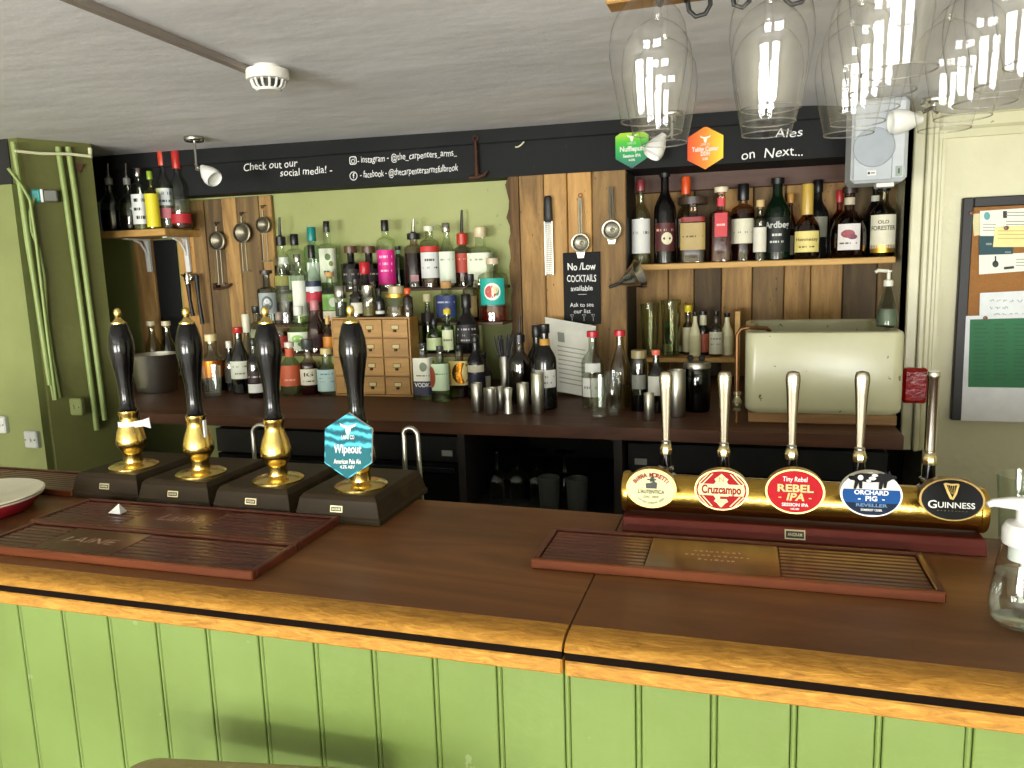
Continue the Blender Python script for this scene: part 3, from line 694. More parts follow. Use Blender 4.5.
    o['label'] = ['cream oval badge with red lettering and hatted man', 'red oval badge with cream cross', 'bright red oval badge with tan lettering', 'blue and white oval badge topped by spotted pig', 'black oval badge with gold harp'][i]
# ------------------------------------------------------------------ small things on the bar
mm = MB(); p = atz(116, 513, 1.1155)
mm.v += [(-.016, -.004, 0), (.016, -.006, 0), (.013, .016, 0), (-.012, .012, 0), (.010, .0, .020), (-.004, .008, .010)]
for q in ((0, 1, 4), (1, 2, 4), (2, 3, 5), (3, 0, 5), (0, 4, 5), (2, 5, 4), (3, 2, 1, 0)): mm.face(q, WHITE)
tag(mm.build('paper_scrap', loc=p), 'crumpled white paper scrap lying on the ribbed drip tray', 'paper')
c = atz(-24, 513, 1.1003)
t = thing('shallow_dish', 'shallow red dish with cream rims at the left edge of the bar', 'dish', (c.x, c.y, 1.1003))
mm = MB(); mm.lathe([(.0001, 0), (.098, 0), (.106, .005), (.122, .024), (.128, .030), (.120, .030), (.08, .024), (.0, .022)], plain('#8c1622', .4), n=48, caps=False); mm.build('red_dish', t)
mm = MB(); mm.lathe([(.123, .0295), (.129, .0325), (.126, .0345), (.118, .0325)], plain('#e2d9bf', .4), n=48, caps=False); mm.lathe([(.120, .0345), (.131, .0385), (.128, .0410), (.10, .0365), (.0, .0355)], plain('#e9e2cc', .4), n=48, caps=False); mm.build('cream_rim', t)
# soap dispenser
p = Vector((.345, 1.085, 1.1003))
t = thing('soap_dispenser', 'clear foam soap bottle with white pump at the right end of the bar', 'soap dispenser', p)
GC = glass('#f4f7f4', .6, .9, 1.0, 5.0, .04)
mm = MB(); mm.lathe([(.020, .001), (.031, .004), (.0355, .014), (.0365, .028), (.0345, .05), (.031, .075), (.0275, .096), (.0245, .106), (.0225, .112)], GC, n=40); mm.build('bottle_body', t)
mm = MB(); mm.lathe([(.019, .005), (.030, .007), (.0345, .018), (.0355, .028), (.0335, .05), (.0305, .070), (.0001, .071)], glass('#eef1ee', .8, .5), n=32); mm.build('clear_soap', t)
mm = MB(); mm.lathe([(.0245, .109), (.0255, .112), (.026, .128), (.022, .136), (.013, .139), (.0115, .141), (.0115, .156), (.014, .158), (.0145, .164), (.010, .168), (.001, .169)], WHITEGL, n=32)
mm.tube([(0, 0, .162), (-.02, -.002, .163), (-.040, -.005, .163), (-.046, -.006, .160)], .006, WHITEGL, 12, rs=[.010, .008, .005, .004]); mm.tube([(0, 0, .105), (0, 0, .03)], .003, WHITEGL, 8); mm.lathe([(.0175, .088), (.0175, .109)], plain('#c9cdc9', .3), n=24); mm.build('foam_pump', t)
p = at(1024, 490, 1.40)
t = thing('pint_glass', 'empty printed pint glass at the far right behind the soap bottle', 'glass', (p.x+.0, 1.40, 1.1003))
mm = MB(); mm.lathe([(.028, 0), (.031, .004), (.037, .09), (.040, .118), (.0385, .1185), (.0355, .09), (.029, .008), (.0001, .007)], GC, n=36, caps=False); mm.build('glass_body', t)
mm = MB()
for k_ in range(5):
    a0 = radians(-150+k_*22)
    fnq = lambda u, v, a0=a0: (.0385*cos(a0+u/.038), .0385*sin(a0+u/.038), .075+v)
    pts = [fnq(u, v) for u, v in ((-.004, -.006), (.004, -.006), (.004, .002+.003*(k_ % 2)), (-.004, .005))]; mm.poly(pts, plain('#b01820', .5))
mm.build('red_print', t)
# ------------------------------------------------------------------ back counter and what is under it
yfc = atz(611, 427.5, ZB).y
bc_ = thing('back_counter', 'dark wooden back bar counter along the wall behind the pumps', 'counter', (-1.2, 2.7, 0))
def wb(mm, nm, bevel=0): return wl(mm.build(nm, None, bevel), bc_)
mm = MB(); XL, XR = at(139, 398, yfc).x, at(904, 436, yfc).x
mm = MB(); P = [(XL, yfc), (XR, yfc), (XR, YW-.002), (-2.95, YW-.002), (-2.62, 2.72)]; b = len(mm.v)
for z in (ZB-.036, ZB): mm.v += [(x, y, z) for x, y in P]
mm.face([b+4, b+3, b+2, b+1, b], BACKW, rnd=.4); mm.face([b+5, b+6, b+7, b+8, b+9], BACKW, rnd=.4)
for k in range(5): kk = (k+1) % 5; mm.face((b+k, b+kk, b+5+kk, b+5+k), BACKW, rnd=.4)
mm.box(-.42, XR, YW-.002, YR-.01, ZB-.036, ZB, BACKW, rnd=.4); wb(mm, 'worktop')
DK = wood('#120d0a', '#241a14', axis='z', scale=4, rough=.6)
for px in (462, 618): 
    X = at(px, 470, yfc+.03).x; mm = MB(); mm.box(X-.012, X+.012, yfc+.03, 2.9, .06, ZB-.036, DK); wb(mm, 'divider_panel')
mm = MB(); mm.box(XL+.02, XR, 2.9, 2.93, 0, ZB-.036, plain('#0c0b0b', .7)); wb(mm, 'back_panel')
zsh = at(520, 503, 2.28).z
x0, x1 = at(462, 470, yfc+.03).x-.007, at(618, 470, yfc+.03).x+.007
mm = MB(); mm.box(x0+.02, x1-.02, yfc+.04, 2.9, zsh-.02, zsh, DK, ch=.002); wb(mm, 'lower_shelf')
mm = MB(); mm.box(XL+.02, XR, yfc+.06, 2.9, 0, .06, DK); wb(mm, 'plinth')
# bottle coolers
def cooler(x0, x1, label, px):
    t = thing('bottle_cooler', label, 'fridge', ((x0+x1)/2, yfc+.08, .062)); w = (x1-x0)/2; top = ZB-.062-.062
    mm = MB(); mm.box(-w, w, .02, .46, 0, top, plain('#0b0b0c', .5), ch=.006); mm.build('cabinet', t)
    for s in (-1, 1):
        a, b = (-w+.004, -.003) if s < 0 else (.003, w-.004)
        d = MB(); d.box(a, b, 0, .019, .05, top-.09, plain('#090a0b', .25), ch=.003); o = d.build('door', t)
        h = MB(); h.box(a+.02, b-.02, -.012, 0, top-.12, top-.105, plain('#202224', .3, .5), ch=.003); h.build('door_handle', o)
    mm = MB(); mm.box(-w+.002, w-.002, .004, .02, top-.085, top-.003, plain('#0d0d0e', .4)); 
    q = at(px, 456, yfc+.08); X = q.x-(x0+x1)/2
    X = max(-w+.04, X); mm.box(X-.018, X+.018, .001, .004, top-.066, top-.048, plain('#9a9a92', .5)); mm.build('control_panel', t); return t
xd0, xd1 = at(462, 470, yfc+.03).x, at(618, 470, yfc+.03).x
cooler(xd0-.95, xd0-.02, 'black bottle cooler with grey label under the left of the back counter', 447)
cooler(xd1+.02, XR-.02, 'black bottle cooler under the back counter beneath the white sink', 625)
# upside-down glasses on the lower shelf
GDK = glass('#dfe3df', .5, 1)
def hock(px, Y, h, lab, etched=False):
    t = thing('stemmed_glass', lab, 'glass', (at(px, 480, Y).x, Y, zsh+.0005), 'upturned glasses under the back counter')
    mm = MB(); mm.lathe([(.029, 0), (.0335, .03), (.035, .06), (.030, .085), (.014, .103), (.005, .11)], plain('#5f615c', .6) if etched else GDK, n=20, caps=False); mm.build('bowl', t)
    mm = MB(); mm.lathe([(.006, .108), (.004, .125), (.0045, h-.012), (.012, h-.006), (.032, h-.001), (.032, h)], GDK, n=20); mm.build('stem', t)
for px, Y, lab, e in ((497, 2.28, 'upturned stemmed glass at the left end of the dark shelf under the back counter', 0), (517, 2.29, 'second upturned stemmed glass from left on the dark shelf', 0), (537, 2.29, 'third upturned stemmed glass from left, beside the frosted tumbler on dark shelf', 0), (565, 2.29, 'upturned stemmed glass between two frosted tumblers on dark shelf', 0)):
    hock(px, Y, .175, lab, e)
for px, lab in ((549, 'frosted pale tumbler in the middle of the dark shelf under the counter'), (577, 'frosted pale tumbler at the right end of the dark shelf under the counter')):
    t = MB(); t.lathe([(.027, 0), (.030, .006), (.034, .105), (.032, .106), (.026, .01), (.0001, .008)], plain('#3e403d', .7), n=24, caps=False); o = t.build('frosted_tumbler', loc=(at(px, 480, 2.235).x, 2.235, zsh+.0005)); tag(o, lab, 'glass', 'upturned glasses under the back counter')
# ------------------------------------------------------------------ bottles
PROF = {
 'spirit': [(.86, 0), (.97, .006), (1, .02), (1, .60), (.96, .645), (.82, .69), (.55, .74), (.40, .775), (.35, .81), (.34, 1)],
 'wine': [(.88, 0), (1, .012), (1, .58), (.95, .64), (.78, .70), (.55, .755), (.42, .80), (.37, .85), (.36, 1)],
 'slope': [(.86, 0), (1, .015), (1, .48), (.94, .55), (.76, .64), (.55, .72), (.40, .80), (.36, .86), (.35, 1)],
 'square': [(.93, 0), (1, .012), (1, .66), (.95, .70), (.75, .725), (.42, .745), (.36, .77), (.35, 1)],
 'tall': [(.90, 0), (1, .01), (1, .74), (.93, .78), (.66, .815), (.42, .835), (.38, .86), (.38, 1)],
 'round': [(.80, 0), (.92, .012), (1, .06), (1, .44), (.96, .53), (.84, .61), (.62, .685), (.42, .74), (.34, .79), (.32, 1)],
 'squat': [(.70, 0), (.86, .015), (.99, .12), (1, .30), (.97, .44), (.84, .56), (.58, .66), (.34, .72), (.28, .77), (.28, 1)],
 'waist': [(.86, 0), (1, .02), (.97, .25), (.94, .42), (1, .56), (.92, .63), (.6, .70), (.38, .76), (.34, .82), (.34, 1)],
 'jar': [(.94, 0), (1, .03), (1, .84), (.92, .92), (.86, .95), (.86, 1)],
 'cyl': [(.96, 0), (1, .01), (1, 1)],
 'medic': [(.92, 0), (1, .02), (1, .58), (.9, .64), (.52, .70), (.46, .74), (.46, 1)],
 'carafe': [(.86, 0), (1, .015), (1, .52), (.92, .62), (.66, .72), (.42, .80), (.36, .90), (.40, 1)],
}
CLR = '#eef4ea'
def radat(pr, h):
    for (r0, h0), (r1, h1) in zip(pr, pr[1:]):
        if h0 <= h <= h1: return r0+(r1-r0)*(h-h0)/max(h1-h0, 1e-9)
    return pr[-1][0]
def label_sheet(mm, R, z0, z1, mat, a0, a1, ex, ang=0, n=14):
    def q(a, z, o=.0006):
        ca, sa = cos(a), sin(a); k = (abs(ca)**ex+abs(sa)**ex)**(-1/ex)*(R+o); return (k*sa, -k*ca, z)
    b = len(mm.v)
    for i in range(n+1):
        a = ang+a0+(a1-a0)*i/n; mm.v += [q(a, z0), q(a, z1)]
    for i in range(n): mm.face((b+2*i, b+2*i+2, b+2*i+3, b+2*i+1), mat, True)
    return q
PLACED, ZONES = [], []
READABLE = {'Ardbeg', 'Hennessy', 'VODKA', 'OLD', 'FORESTER', 'IG'}
def bottle(name, label, px, top, w, Y, zb, shape='spirit', gl=CLR, liq=None, cap=None, labs=(), ex=2.0, group=None, mid=None, cat='bottle', turn=None, opaque=None, dark=False):
    pm = mid if mid else top+(30 if not mid else 0)
    lo_, hi_ = next((z_[1] for z_ in ZONES if abs(z_[0]-zb) < .0012 and (len(z_) < 3 or z_[2] < px < z_[3])), (Y, Y))
    best = None; kx = 1 if ex <= 2 else 1.12
    for shr in (1, .94, .88, .82, .76, .7):
        for dy in sorted([k*.008 for k in range(-40, 41)], key=abs):
            Yc = Y+dy; q = at(px, pm, Yc); r_ = w*.5*depth(q)/F*shr
            if lo_ < hi_ and not (lo_+r_*kx*1.03 <= Yc <= hi_-r_*kx*1.03): continue
            if lo_ >= hi_ and abs(dy) > .06: continue
            if all((q.x-a)**2+(Yc-b_)**2 > (r_*kx+c_+.001)**2 or abs(zb-d_) > .02 for a, b_, c_, d_ in PLACED): best = (Yc, shr); break
        if best: break
    if not best: print('NO ROOM', label); best = (min(max(Y, lo_+.035), hi_-.035) if lo_ < hi_ else Y, .7)
    Y, shr = best
    p = at(px, pm, Y); zt = at(px, top, Y).z; H = zt-zb; R = w*.5*depth((p.x, Y, pm and p.z))/F*shr
    PLACED.append((p.x, Y, R*kx, zb))
    zb += .0006; H -= .0006; t = thing(name, label, cat, (p.x, Y, zb), group)
    face = math.atan2(-p.x, Y)*-1 if False else -math.atan2(p.x, Y)*.0
    view = math.atan2(-p.x, Y)  # turn the label towards the room
    ang = view*.8+(turn or 0)
    ch = 0
    if cap: kind, cc, hp, wf = cap[:4]; ch = hp*depth(p)/F
    pr = PROF[shape]
    gh = H-(ch*.55 if cap and cap[0] in ('screw', 'foil') else ch*.75 if cap and cap[0] == 'cork' else ch*.8 if cap and cap[0] == 'pourer' else 0)
    body = [(r*R, h*gh) for r, h in pr]
    gm = opaque if opaque else glass(gl, .55, .9, 1.0, 5.0, .085)
    mm = MB(); mm.lathe(body, gm, n=24, ex=ex); o = mm.build('glass_body' if not opaque else 'body', t)
    rn = pr[-1][0]*R
    if liq:
        c, lv = liq; hh = lv*gh; b2 = [(r*R*.93, max(h*gh, .004)) for r, h in pr if h < lv]+[(radat(pr, lv)*R*.93, hh)]
        mm = MB(); mm.lathe(b2, liquid(c), n=20, ex=ex); mm.build('liquid', t)
    if cap:
        mat = plain(cc, .35) if not cc.startswith('*') else {'*s': STEEL, '*g': GOLD, '*c': plain('#c79b62', .8, bump=.4, bscale=200)}[cc[:2]]
        mm = MB(); z0 = H-ch
        if kind in ('screw', 'foil'):
            r = rn*1.12*wf; mm.lathe([(r*.98, z0), (r, z0+ch*.02), (r, H-ch*.06), (r*.9, H)], mat, n=20); nm = 'cap'
            if kind == 'foil': nm = 'foil_capsule'
        elif kind == 'cork':
            r = rn*1.25*wf; zz = H-ch*.75
            mm.lathe([(rn*.86, z0), (rn*.86, zz), (r, zz), (r, H-ch*.05), (r*.92, H)], mat, n=20); nm = 'stopper'
        elif kind == 'pourer':
            r = rn*1.15*wf; zc_ = H-ch*.66
            mm.lathe([(r*.95, z0), (r, z0+.001), (r, zc_-.004), (r*.45, zc_), (r*.4, zc_+.003)], mat, n=18)
            mm.tube([(0, 0, zc_), (0, 0, zc_+(H-zc_)*.35), (.004, 0, H)], r*.22, STEEL if len(cap) < 5 else plain(cap[4], .35), 8, rs=[r*.32, r*.26, r*.2]); nm = 'pourer'
        mm.build(nm, t)
    for lb in labs:
        c, f0, f1 = lb[:3]; ha = lb[3] if len(lb) > 3 else 1.15; tx = lb[4] if len(lb) > 4 else (); tc_ = lb[5] if len(lb) > 5 else '#2a2a26'
        mm = MB(); rr = max(radat(pr, f0), radat(pr, f1))*R
        mat = plain(c, .55) if not c.startswith('*') else {'*cop': plain('#b8651c', .25, .8), '*gold': plain('#c89a3c', .3, .8), '*sil': STEEL}[c]
        q = label_sheet(mm, rr, f0*gh, f1*gh, mat, -ha, ha, ex, ang)
        for (s, v, hf, wf2) in tx:
            zc_ = (f0+(f1-f0)*v)*gh; lh = (f1-f0)*gh*hf
            if s not in READABLE:   # print too small to read in the photograph: broken dashes
                rq = random.Random(len(s)*7+int(px)); W2 = min(wf2*2*min(ha, 1.0)*rr, 10); X = -W2/2; dm = plain(tc_, .6)
                while X < W2/2-.001:
                    l = min(rq.uniform(.15, .4)*W2, W2/2-X); pts = [(X, -lh*.22), (X+l, -lh*.22), (X+l, lh*.22), (X, lh*.22)]
                    mm.poly([q(ang+a_/rr, zc_+b_, .0011) for a_, b_ in pts], dm); X += l+W2*.06
                continue
            mm.text(s, lh, plain(tc_, .6), lambda a, b_: q(ang+a/rr, zc_+b_, .0011), w=min(wf2*2*min(ha, 1.0)*rr, 10), bold=.02)
        if len(lb) > 6:
            for (dc, u, v, ru, rv) in lb[6]:   # oval or blocky devices
                n = 14; pts = [q(ang+(u+ru*cos(2*pi*i/n))*ha, (f0+(f1-f0)*(v+rv*sin(2*pi*i/n)))*gh, .0016) for i in range(n)]
                dm = plain(dc, .5) if not dc.startswith('*') else plain('#c07a1e', .2, .9)
                b = len(mm.v); mm.v += [q(ang+u*ha, (f0+(f1-f0)*v)*gh, .0017)]+pts
                for i in range(n): mm.face((b, b+1+i, b+1+(i+1) % n), dm)
        mm.build('paper_label', t)
    return t
BL = '#101011'
# ---- left shelf
ysl = 2.80
a, b = at(99, 236, ysl), at(165, 233, ysl); zls = at(130, 230, ysl).z
ZONES.append((zls, (2.80, 3.036)))
sh = thing('wall_shelf', 'short wooden shelf on two white brackets, upper left', 'shelf', ((a.x+b.x)/2, 2.95, zls))
w = (b.x-a.x)/2; mm = MB(); mm.box(-w, w, ysl-2.95, .085, -.03, 0, SHELFW, ch=.003, rnd=.6); mm.build('board', sh)
for px in (147, 186):
    X = at(px, 260, 3.0).x-(a.x+b.x)/2; mm = MB()
    zbk = at(px, 272, 3.02).z-zls
    pts = [(-.075, -.0305), (-.075, -.036), (.045, -.037), (.052, -.045), (.058, zbk), (.0705, zbk), (.0705, -.0305)]
    mm.prism([(y, z) for y, z in pts], -.012, .012, WHITE, tf=lambda p: (X+p[1], p[0], p[2]))
    mm.tube([(X, -.02, -.036), (X, .02, -.05), (X, .045, -.085), (X, .058, -.12)], .0055, WHITE, 8)
    mm.build('bracket', sh, bevel=.001)
yl = 2.90; G = 'spirits on the upper left shelf'
bottle('spirit_bottle', 'clear bottle with long metal pourer at the left end of the upper left shelf', 110, 163, 23, yl-.02, zls, 'round', '#cfd4cc', ('#2b2426', .42), ('pourer', '#9a9a94', 21, .9), group=G)
bottle('spirit_bottle', 'clear bottle with metal pourer, second from the left end of the upper left shelf', 128, 163, 21, yl+.03, zls, 'round', '#dfe4da', ('#3c3036', .3), ('pourer', '#9a9a94', 21, .9), group=G)
bottle('spirit_bottle', 'silver capped bottle half hidden behind the white labelled one, upper left shelf', 134, 173, 14, yl+.07, zls, 'tall', CLR, None, ('screw', '*s', 9, 1.1), group=G)
bottle('spirit_bottle', 'silver capped bottle with white lettered label on the upper left shelf', 140, 168, 14, yl-.03, zls, 'tall', CLR, ('#d9d8a0', .5), ('screw', '*s', 8, 1.1), [('#e9ebe4', .10, .62, 1.3, (('EAST', .8, .25, .8), ('LONDON', .5, .22, .9), ('GIN', .22, .25, .6)))], ex=3.5, group=G)
bottle('spirit_bottle', 'yellow labelled bottle with lime green cap on the upper left shelf', 152, 171, 13, yl-.03, zls, 'spirit', '#e6e4a0', ('#d2c838', .5), ('screw', '#8fae2c', 8, 1.1), [('#e3d42c', .04, .66, 1.3)], group=G)
bottle('spirit_bottle', 'orange capped clear bottle with white print and pink band, upper left shelf', 164, 150, 18, yl+.03, zls, 'spirit', CLR, ('#e6d8d6', .4), ('foil', '#d0492c', 15, 1.15), [('#d98088', .16, .30, 1.5), ('#dfe6e4', .34, .58, 1.0, (('GIN', .7, .4, .7), ('No 7', .25, .3, .7)), '#33404a')], group=G)
bottle('spirit_bottle', 'red capped clear bottle with red drink at right end of upper left shelf', 178, 151, 19, yl+.06, zls, 'spirit', '#d9ded6', ('#9a1420', .24), ('foil', '#b82a22', 17, 1.15), [('#b4232c', .08, .22, 1.4)], group=G)
# ---- stepped display
z4, z3, z2 = at(400, 288, 2.95).z, at(400, 322, 2.83).z, at(310, 352, 2.71).z
ZONES += [(z4, (2.905, 3.046)), (z3, (2.78, 2.904)), (z2, (2.665, 2.779)), (ZB, (2.40, 2.664), 272, 484), (ZB, (2.25, 2.94), 484, 700), (ZB, (2.3, 3.015), 100, 272)]
xr0_, xr1_ = at(280, 320, 2.9).x, at(512, 320, 2.9).x
rs = thing('bottle_riser', 'dark stepped wooden riser holding tiers of spirits against the green wall', 'display riser', ((xr0_+xr1_)/2, 2.85, ZB)); w = (xr1_-xr0_)/2
xsp = at(482, 340, 2.78).x-(xr0_+xr1_)/2
RW = wood('#3a2417', '#5f4029', axis='x', scale=3, rough=.5)
for (ya, yb_, z, xe) in ((2.665, 2.78, z2, xsp), (2.78, 2.905, z3, w), (2.905, YW-.003, z4, xsp+.04)):
    mm = MB(); mm.box(-w, xe, ya-2.85, yb_-2.85, z-ZB-.012, z-ZB, RW, ch=.002); mm.build('step_board', rs)
    mm = MB(); mm.box(-w, xsp-.002, ya+.002-2.85, ya+.012-2.85, 0 if z == z2 else (z2 if z == z3 else z3)-ZB, z-ZB-.012, GREEN); mm.build('riser_board', rs)
mm = MB(); mm.box(-w, -w+.012, -.18, YW-.006-2.85, 0, z2-ZB-.012, RW); mm.build('end_board', rs)
Y4, Y3, Y2, Y1 = 2.97, 2.84, 2.72, 2.60
G4 = 'spirits on the top step'
def B4(label, px, top, wd, **k): return bottle('spirit_bottle', label, px, top, wd, k.pop('Y', Y4), z4, group=G4, **k)
B4('top-step bottle at far left with tall black two-stage pourer', 281, 217, 17, shape='spirit', cap=('pourer', BL, 28, 1.5, BL), labs=[('#d9c765', .1, .3, 1.2)], liq=('#6a5a2a', .5))
B4('top-step clear bottle with plain black cap, second from left', 296, 234, 20, shape='tall', cap=('screw', BL, 11, 1.0), labs=[('#dfe6d8', .02, .3, .9)])
B4('top-step clear bottle with teal green cap', 313, 227, 17, shape='tall', gl='#dff0e6', cap=('screw', '#0d7f78', 14, 1.2), labs=[('#e4ecdf', .05, .5, .7)])
B4('top-step broad clear bottle with cream floral label and black cap', 328, 221, 20, shape='square', ex=3.5, cap=('screw', BL, 11, .9), labs=[('#e4ead0', .12, .66, 1.0, (('GIN', .3, .2, .5),), '#3a4a2a', (('#5c7a3a', 0, .75, .3, .1), ('#7c8a4a', .3, .55, .2, .08)))])
B4('dark bottle with flat cork stopper, left one of the cork pair on top step', 352, 246, 20, shape='square', gl='#3e3a36', liq=('#17110f', .6), cap=('cork', '#5a3c28', 9, 1.5), labs=[('#2b2523', .2, .55, 1.1, (('RUM', .6, .3, .8),), '#cfcabb')])
B4('dark bottle with flat cork stopper, right one of the cork pair on top step', 370, 246, 21, shape='square', gl='#3e3a36', liq=('#1a1210', .6), cap=('cork', '#5a3c28', 9, 1.5), labs=[('#2b2523', .2, .55, 1.1, (('SPICED', .6, .25, .9),), '#cfcabb')])
B4('tall clear bottle with bright pink label and black cap on top step', 386, 220, 23, shape='tall', gl='#eef5e6', cap=('screw', BL, 11, .95), labs=[('#d81f86', .06, .62, 1.1, (('PINK', .8, .16, .7), ('GIN', .6, .16, .7), ('rose', .4, .12, .6)), '#f3c6dd')])
B4('top-step bottle with mint green neck band beside the pink labelled bottle', 399, 246, 15, shape='tall', gl='#b9c4b9', liq=('#23282a', .45), cap=('screw', '#3a3330', 4, 1.15), labs=[('#9fd2b8', .86, .97, 1.5)])
B4('dark red bottle with spouted black pourer, middle of the top step', 414, 219, 20, shape='tall', gl='#cfc4bd', liq=('#3a0f14', .66), cap=('pourer', BL, 20, 1.5), labs=[('#c5929a', .12, .24, .4)])
B4('whisky bottle with white label under a red band on top step', 430, 226, 22, shape='tall', gl='#dfe4d0', liq=('#8a4a1c', .62), cap=('screw', '#d8dcc0', 5, 1.25), labs=[('#dadcd8', .16, .60, 1.15, (('Old', .7, .2, .5), ('RESERVE', .4, .16, .8))), ('#c8322c', .61, .70, 1.2)])
B4('slim clear bottle with tall white tapering label and silver cap', 447, 223, 18, shape='slope', cap=('screw', '*s', 9, 1.2), labs=[('#dfe9d4', .06, .60, 1.2, (('~', .75, .12, .8),), '#8a9a86')])
B4('red labelled bottle with red collar and long black spout on top step', 462, 210, 22, shape='tall', gl='#d0d0c8', liq=('#7a1c14', .5), cap=('pourer', '#b8301e', 34, 1.4, BL), labs=[('#b2402c', .28, .68, 1.15, (('BITTER', .7, .2, .9),), '#e8b08a')])
B4('squared clear bottle with pale label and wooden cap, right end of top step', 481, 227, 25, shape='square', ex=4, cap=('screw', '#cdbf9a', 10, 1.25), labs=[('#dfe6cc', .12, .62, 1.1, (('DRY GIN', .75, .14, .8),), '#8c9a70')])
G3 = 'spirits on the middle step'
def B3(label, px, top, wd, **k): return bottle(k.pop('nm', 'spirit_bottle'), label, px, top, wd, k.pop('Y', Y3), k.pop('z', z3), group=G3, **k)
B3('dark stoppered bottle with embossed silver face, left end of the middle step', 268, 270, 20, shape='square', gl='#aab3ae', cap=('cork', '#3a2a20', 5, 1.4), labs=[('#9aa3a0', .2, .62, .9, (), '#222', (('#4b5250', 0, .5, .6, .35), ('#c9cfcb', 0, .6, .3, .14)))], Y=Y3)
B3('tall clear bottle with purple drink in its bottom third, middle step', 286, 257, 22, shape='tall', liq=('#3c1226', .34), cap=('screw', '#c7cfc0', 7, 1.1), labs=())
B3('clear bottle with narrow white label between purple and red labelled bottles', 299, 254, 16, shape='tall', liq=('#dfe6d0', .2), cap=('screw', '*s', 8, 1.1), labs=[('#e2e8d6', .12, .66, .9)])
B3('vodka bottle with red and white label and black cap, middle step', 313, 245, 18, shape='spirit', gl='#e3ece6', liq=('#b97c80', .30), cap=('screw', BL, 13, 1.2), labs=[('#b8283c', .30, .44, 1.3), ('#1e2c40', .52, .60, 1.3), ('#d8dde0', .45, .52, 1.3)])
B3('corked bottle with green and white leafy label, middle step', 331, 272, 17, shape='slope', gl='#c8d8b8', cap=('cork', '*c', 6, 1.2), labs=[('#7fae5c', .28, .62, 1.2, (), '#222', (('#dfe8cc', .3, .5, .4, .3),)), ('#e3e6c8', .1, .26, 1.2)])
B3('black bottle with gold seal standing behind the jars', 366, 262, 22, shape='round', opaque=plain('#161210', .2), cap=('foil', '#b31a24', 12, 1.3), labs=[('#171310', .36, .6, .9, (), '#ccc', (('#b8963c', .45, .5, .35, .35),))])
B3('small bottle with cream cap and dark neck beside the drawer unit', 428, 294, 13, z=z2, shape='wine', gl='#b8c4a8', liq=('#2a1614', .5), cap=('cork', '#e3dcae', 10, 1.3), labs=[('#241815', .60, .78, 1.4)])
B3('big clear bottle with blue star-sprinkled label, right of the middle step', 447, 281, 25, shape='square', ex=3, gl='#dfe6da', cap=('screw', '*c', 7, 1.1), labs=[('#2c3c6c', .12, .72, .8, (('NAVY', .7, .16, .8),), '#b6c0d8', (('#b8a890', .1, .3, .3, .16),))])
B3('clear bottle with black and silver cap in front of the pale square bottle', 471, 274, 16, shape='tall', gl='#c8c4a4', liq=('#7c6434', .5), cap=('screw', '#1a1a1a', 8, 1.2), labs=[('#8f7a4c', .1, .6, .9)])
t = bottle('spirit_bottle', 'large clear bottle with round turquoise label and orange drink', 493, 258, 30, 2.84, z3, shape='tall', gl='#eaf0e0', liq=('#b5301c', .24), cap=('screw', '#c9b89a', 6, 1.0), labs=[('#1fa89a', .28, .72, .9, (), '#222', (('#f0efe0', 0, .5, .62, .33), ('#c23c2a', -.1, .5, .45, .24), ('#e8d9a8', .2, .56, .25, .14)))], group=G3)
G2 = 'spirits on the low step'
def B2(label, px, top, wd, **k): return bottle(k.pop('nm', 'spirit_bottle'), label, px, top, wd, k.pop('Y', Y2), k.pop('z', z2), group=G2, **k)
B2('white capped bottle with green leaf label, low step left of the drawer unit', 300, 306, 24, shape='slope', gl='#dce8cc', cap=('screw', '#dfe4d6', 9, 1.0), labs=[('#dde6c8', .05, .5, 1.2, (), '#222', (('#86b84e', -.1, .65, .4, .2), ('#5f8a3a', .2, .35, .3, .14)))])
B2('rose pink necked bottle with dark red drink on the low step', 316, 300, 20, shape='slope', gl='#d8b8ba', liq=('#5c1a24', .62), cap=('screw', '#c2787e', 10, 1.2), labs=[('#3a1a1e', .1, .4, 1.2)])
B2('amber bottle with orange label against the side of the drawer unit', 329, 316, 15, shape='round', gl='#d8b070', liq=('#b0641c', .6), cap=('screw', '#caa45a', 8, 1.1), labs=[('#d98a2c', .14, .5, 1.1)])
B2('red drink bottle mostly hidden behind third pump handle, low step', 281, 312, 18, shape='spirit', gl='#d8c8c0', liq=('#8c1c1c', .55), cap=('screw', '#8c7a70', 8, 1.1), labs=[('#a22c24', .12, .45, 1.2)])
B2('tall green tinted bottle behind the tree-labelled vodka', 435, 318, 17, shape='spirit', gl='#b6d090', cap=('screw', BL, 8, 1.1), labs=[('#c4d49c', .1, .5, 1.1)])
B2('squat green bottle with yellow lid and cream label flanked by corks', 448, 309, 18, shape='square', gl='#7fae54', cap=('cork', '#d8c430', 7, 1.3), labs=[('#d3dbb0', .08, .6, 1.0, (('1870', .5, .22, .7),), '#5c6a3a')])
B2('black rum bottle with white outlined label, right end of low step', 467, 294, 24, shape='round', opaque=plain('#0f0e10', .18), cap=('screw', BL, 14, 1.2), labs=[('#141316', .2, .56, 1.1, (('BLACK', .75, .22, .8), ('SPICED', .42, .2, .85), ('RUM', .15, .2, .5)), '#b8b4ac')])
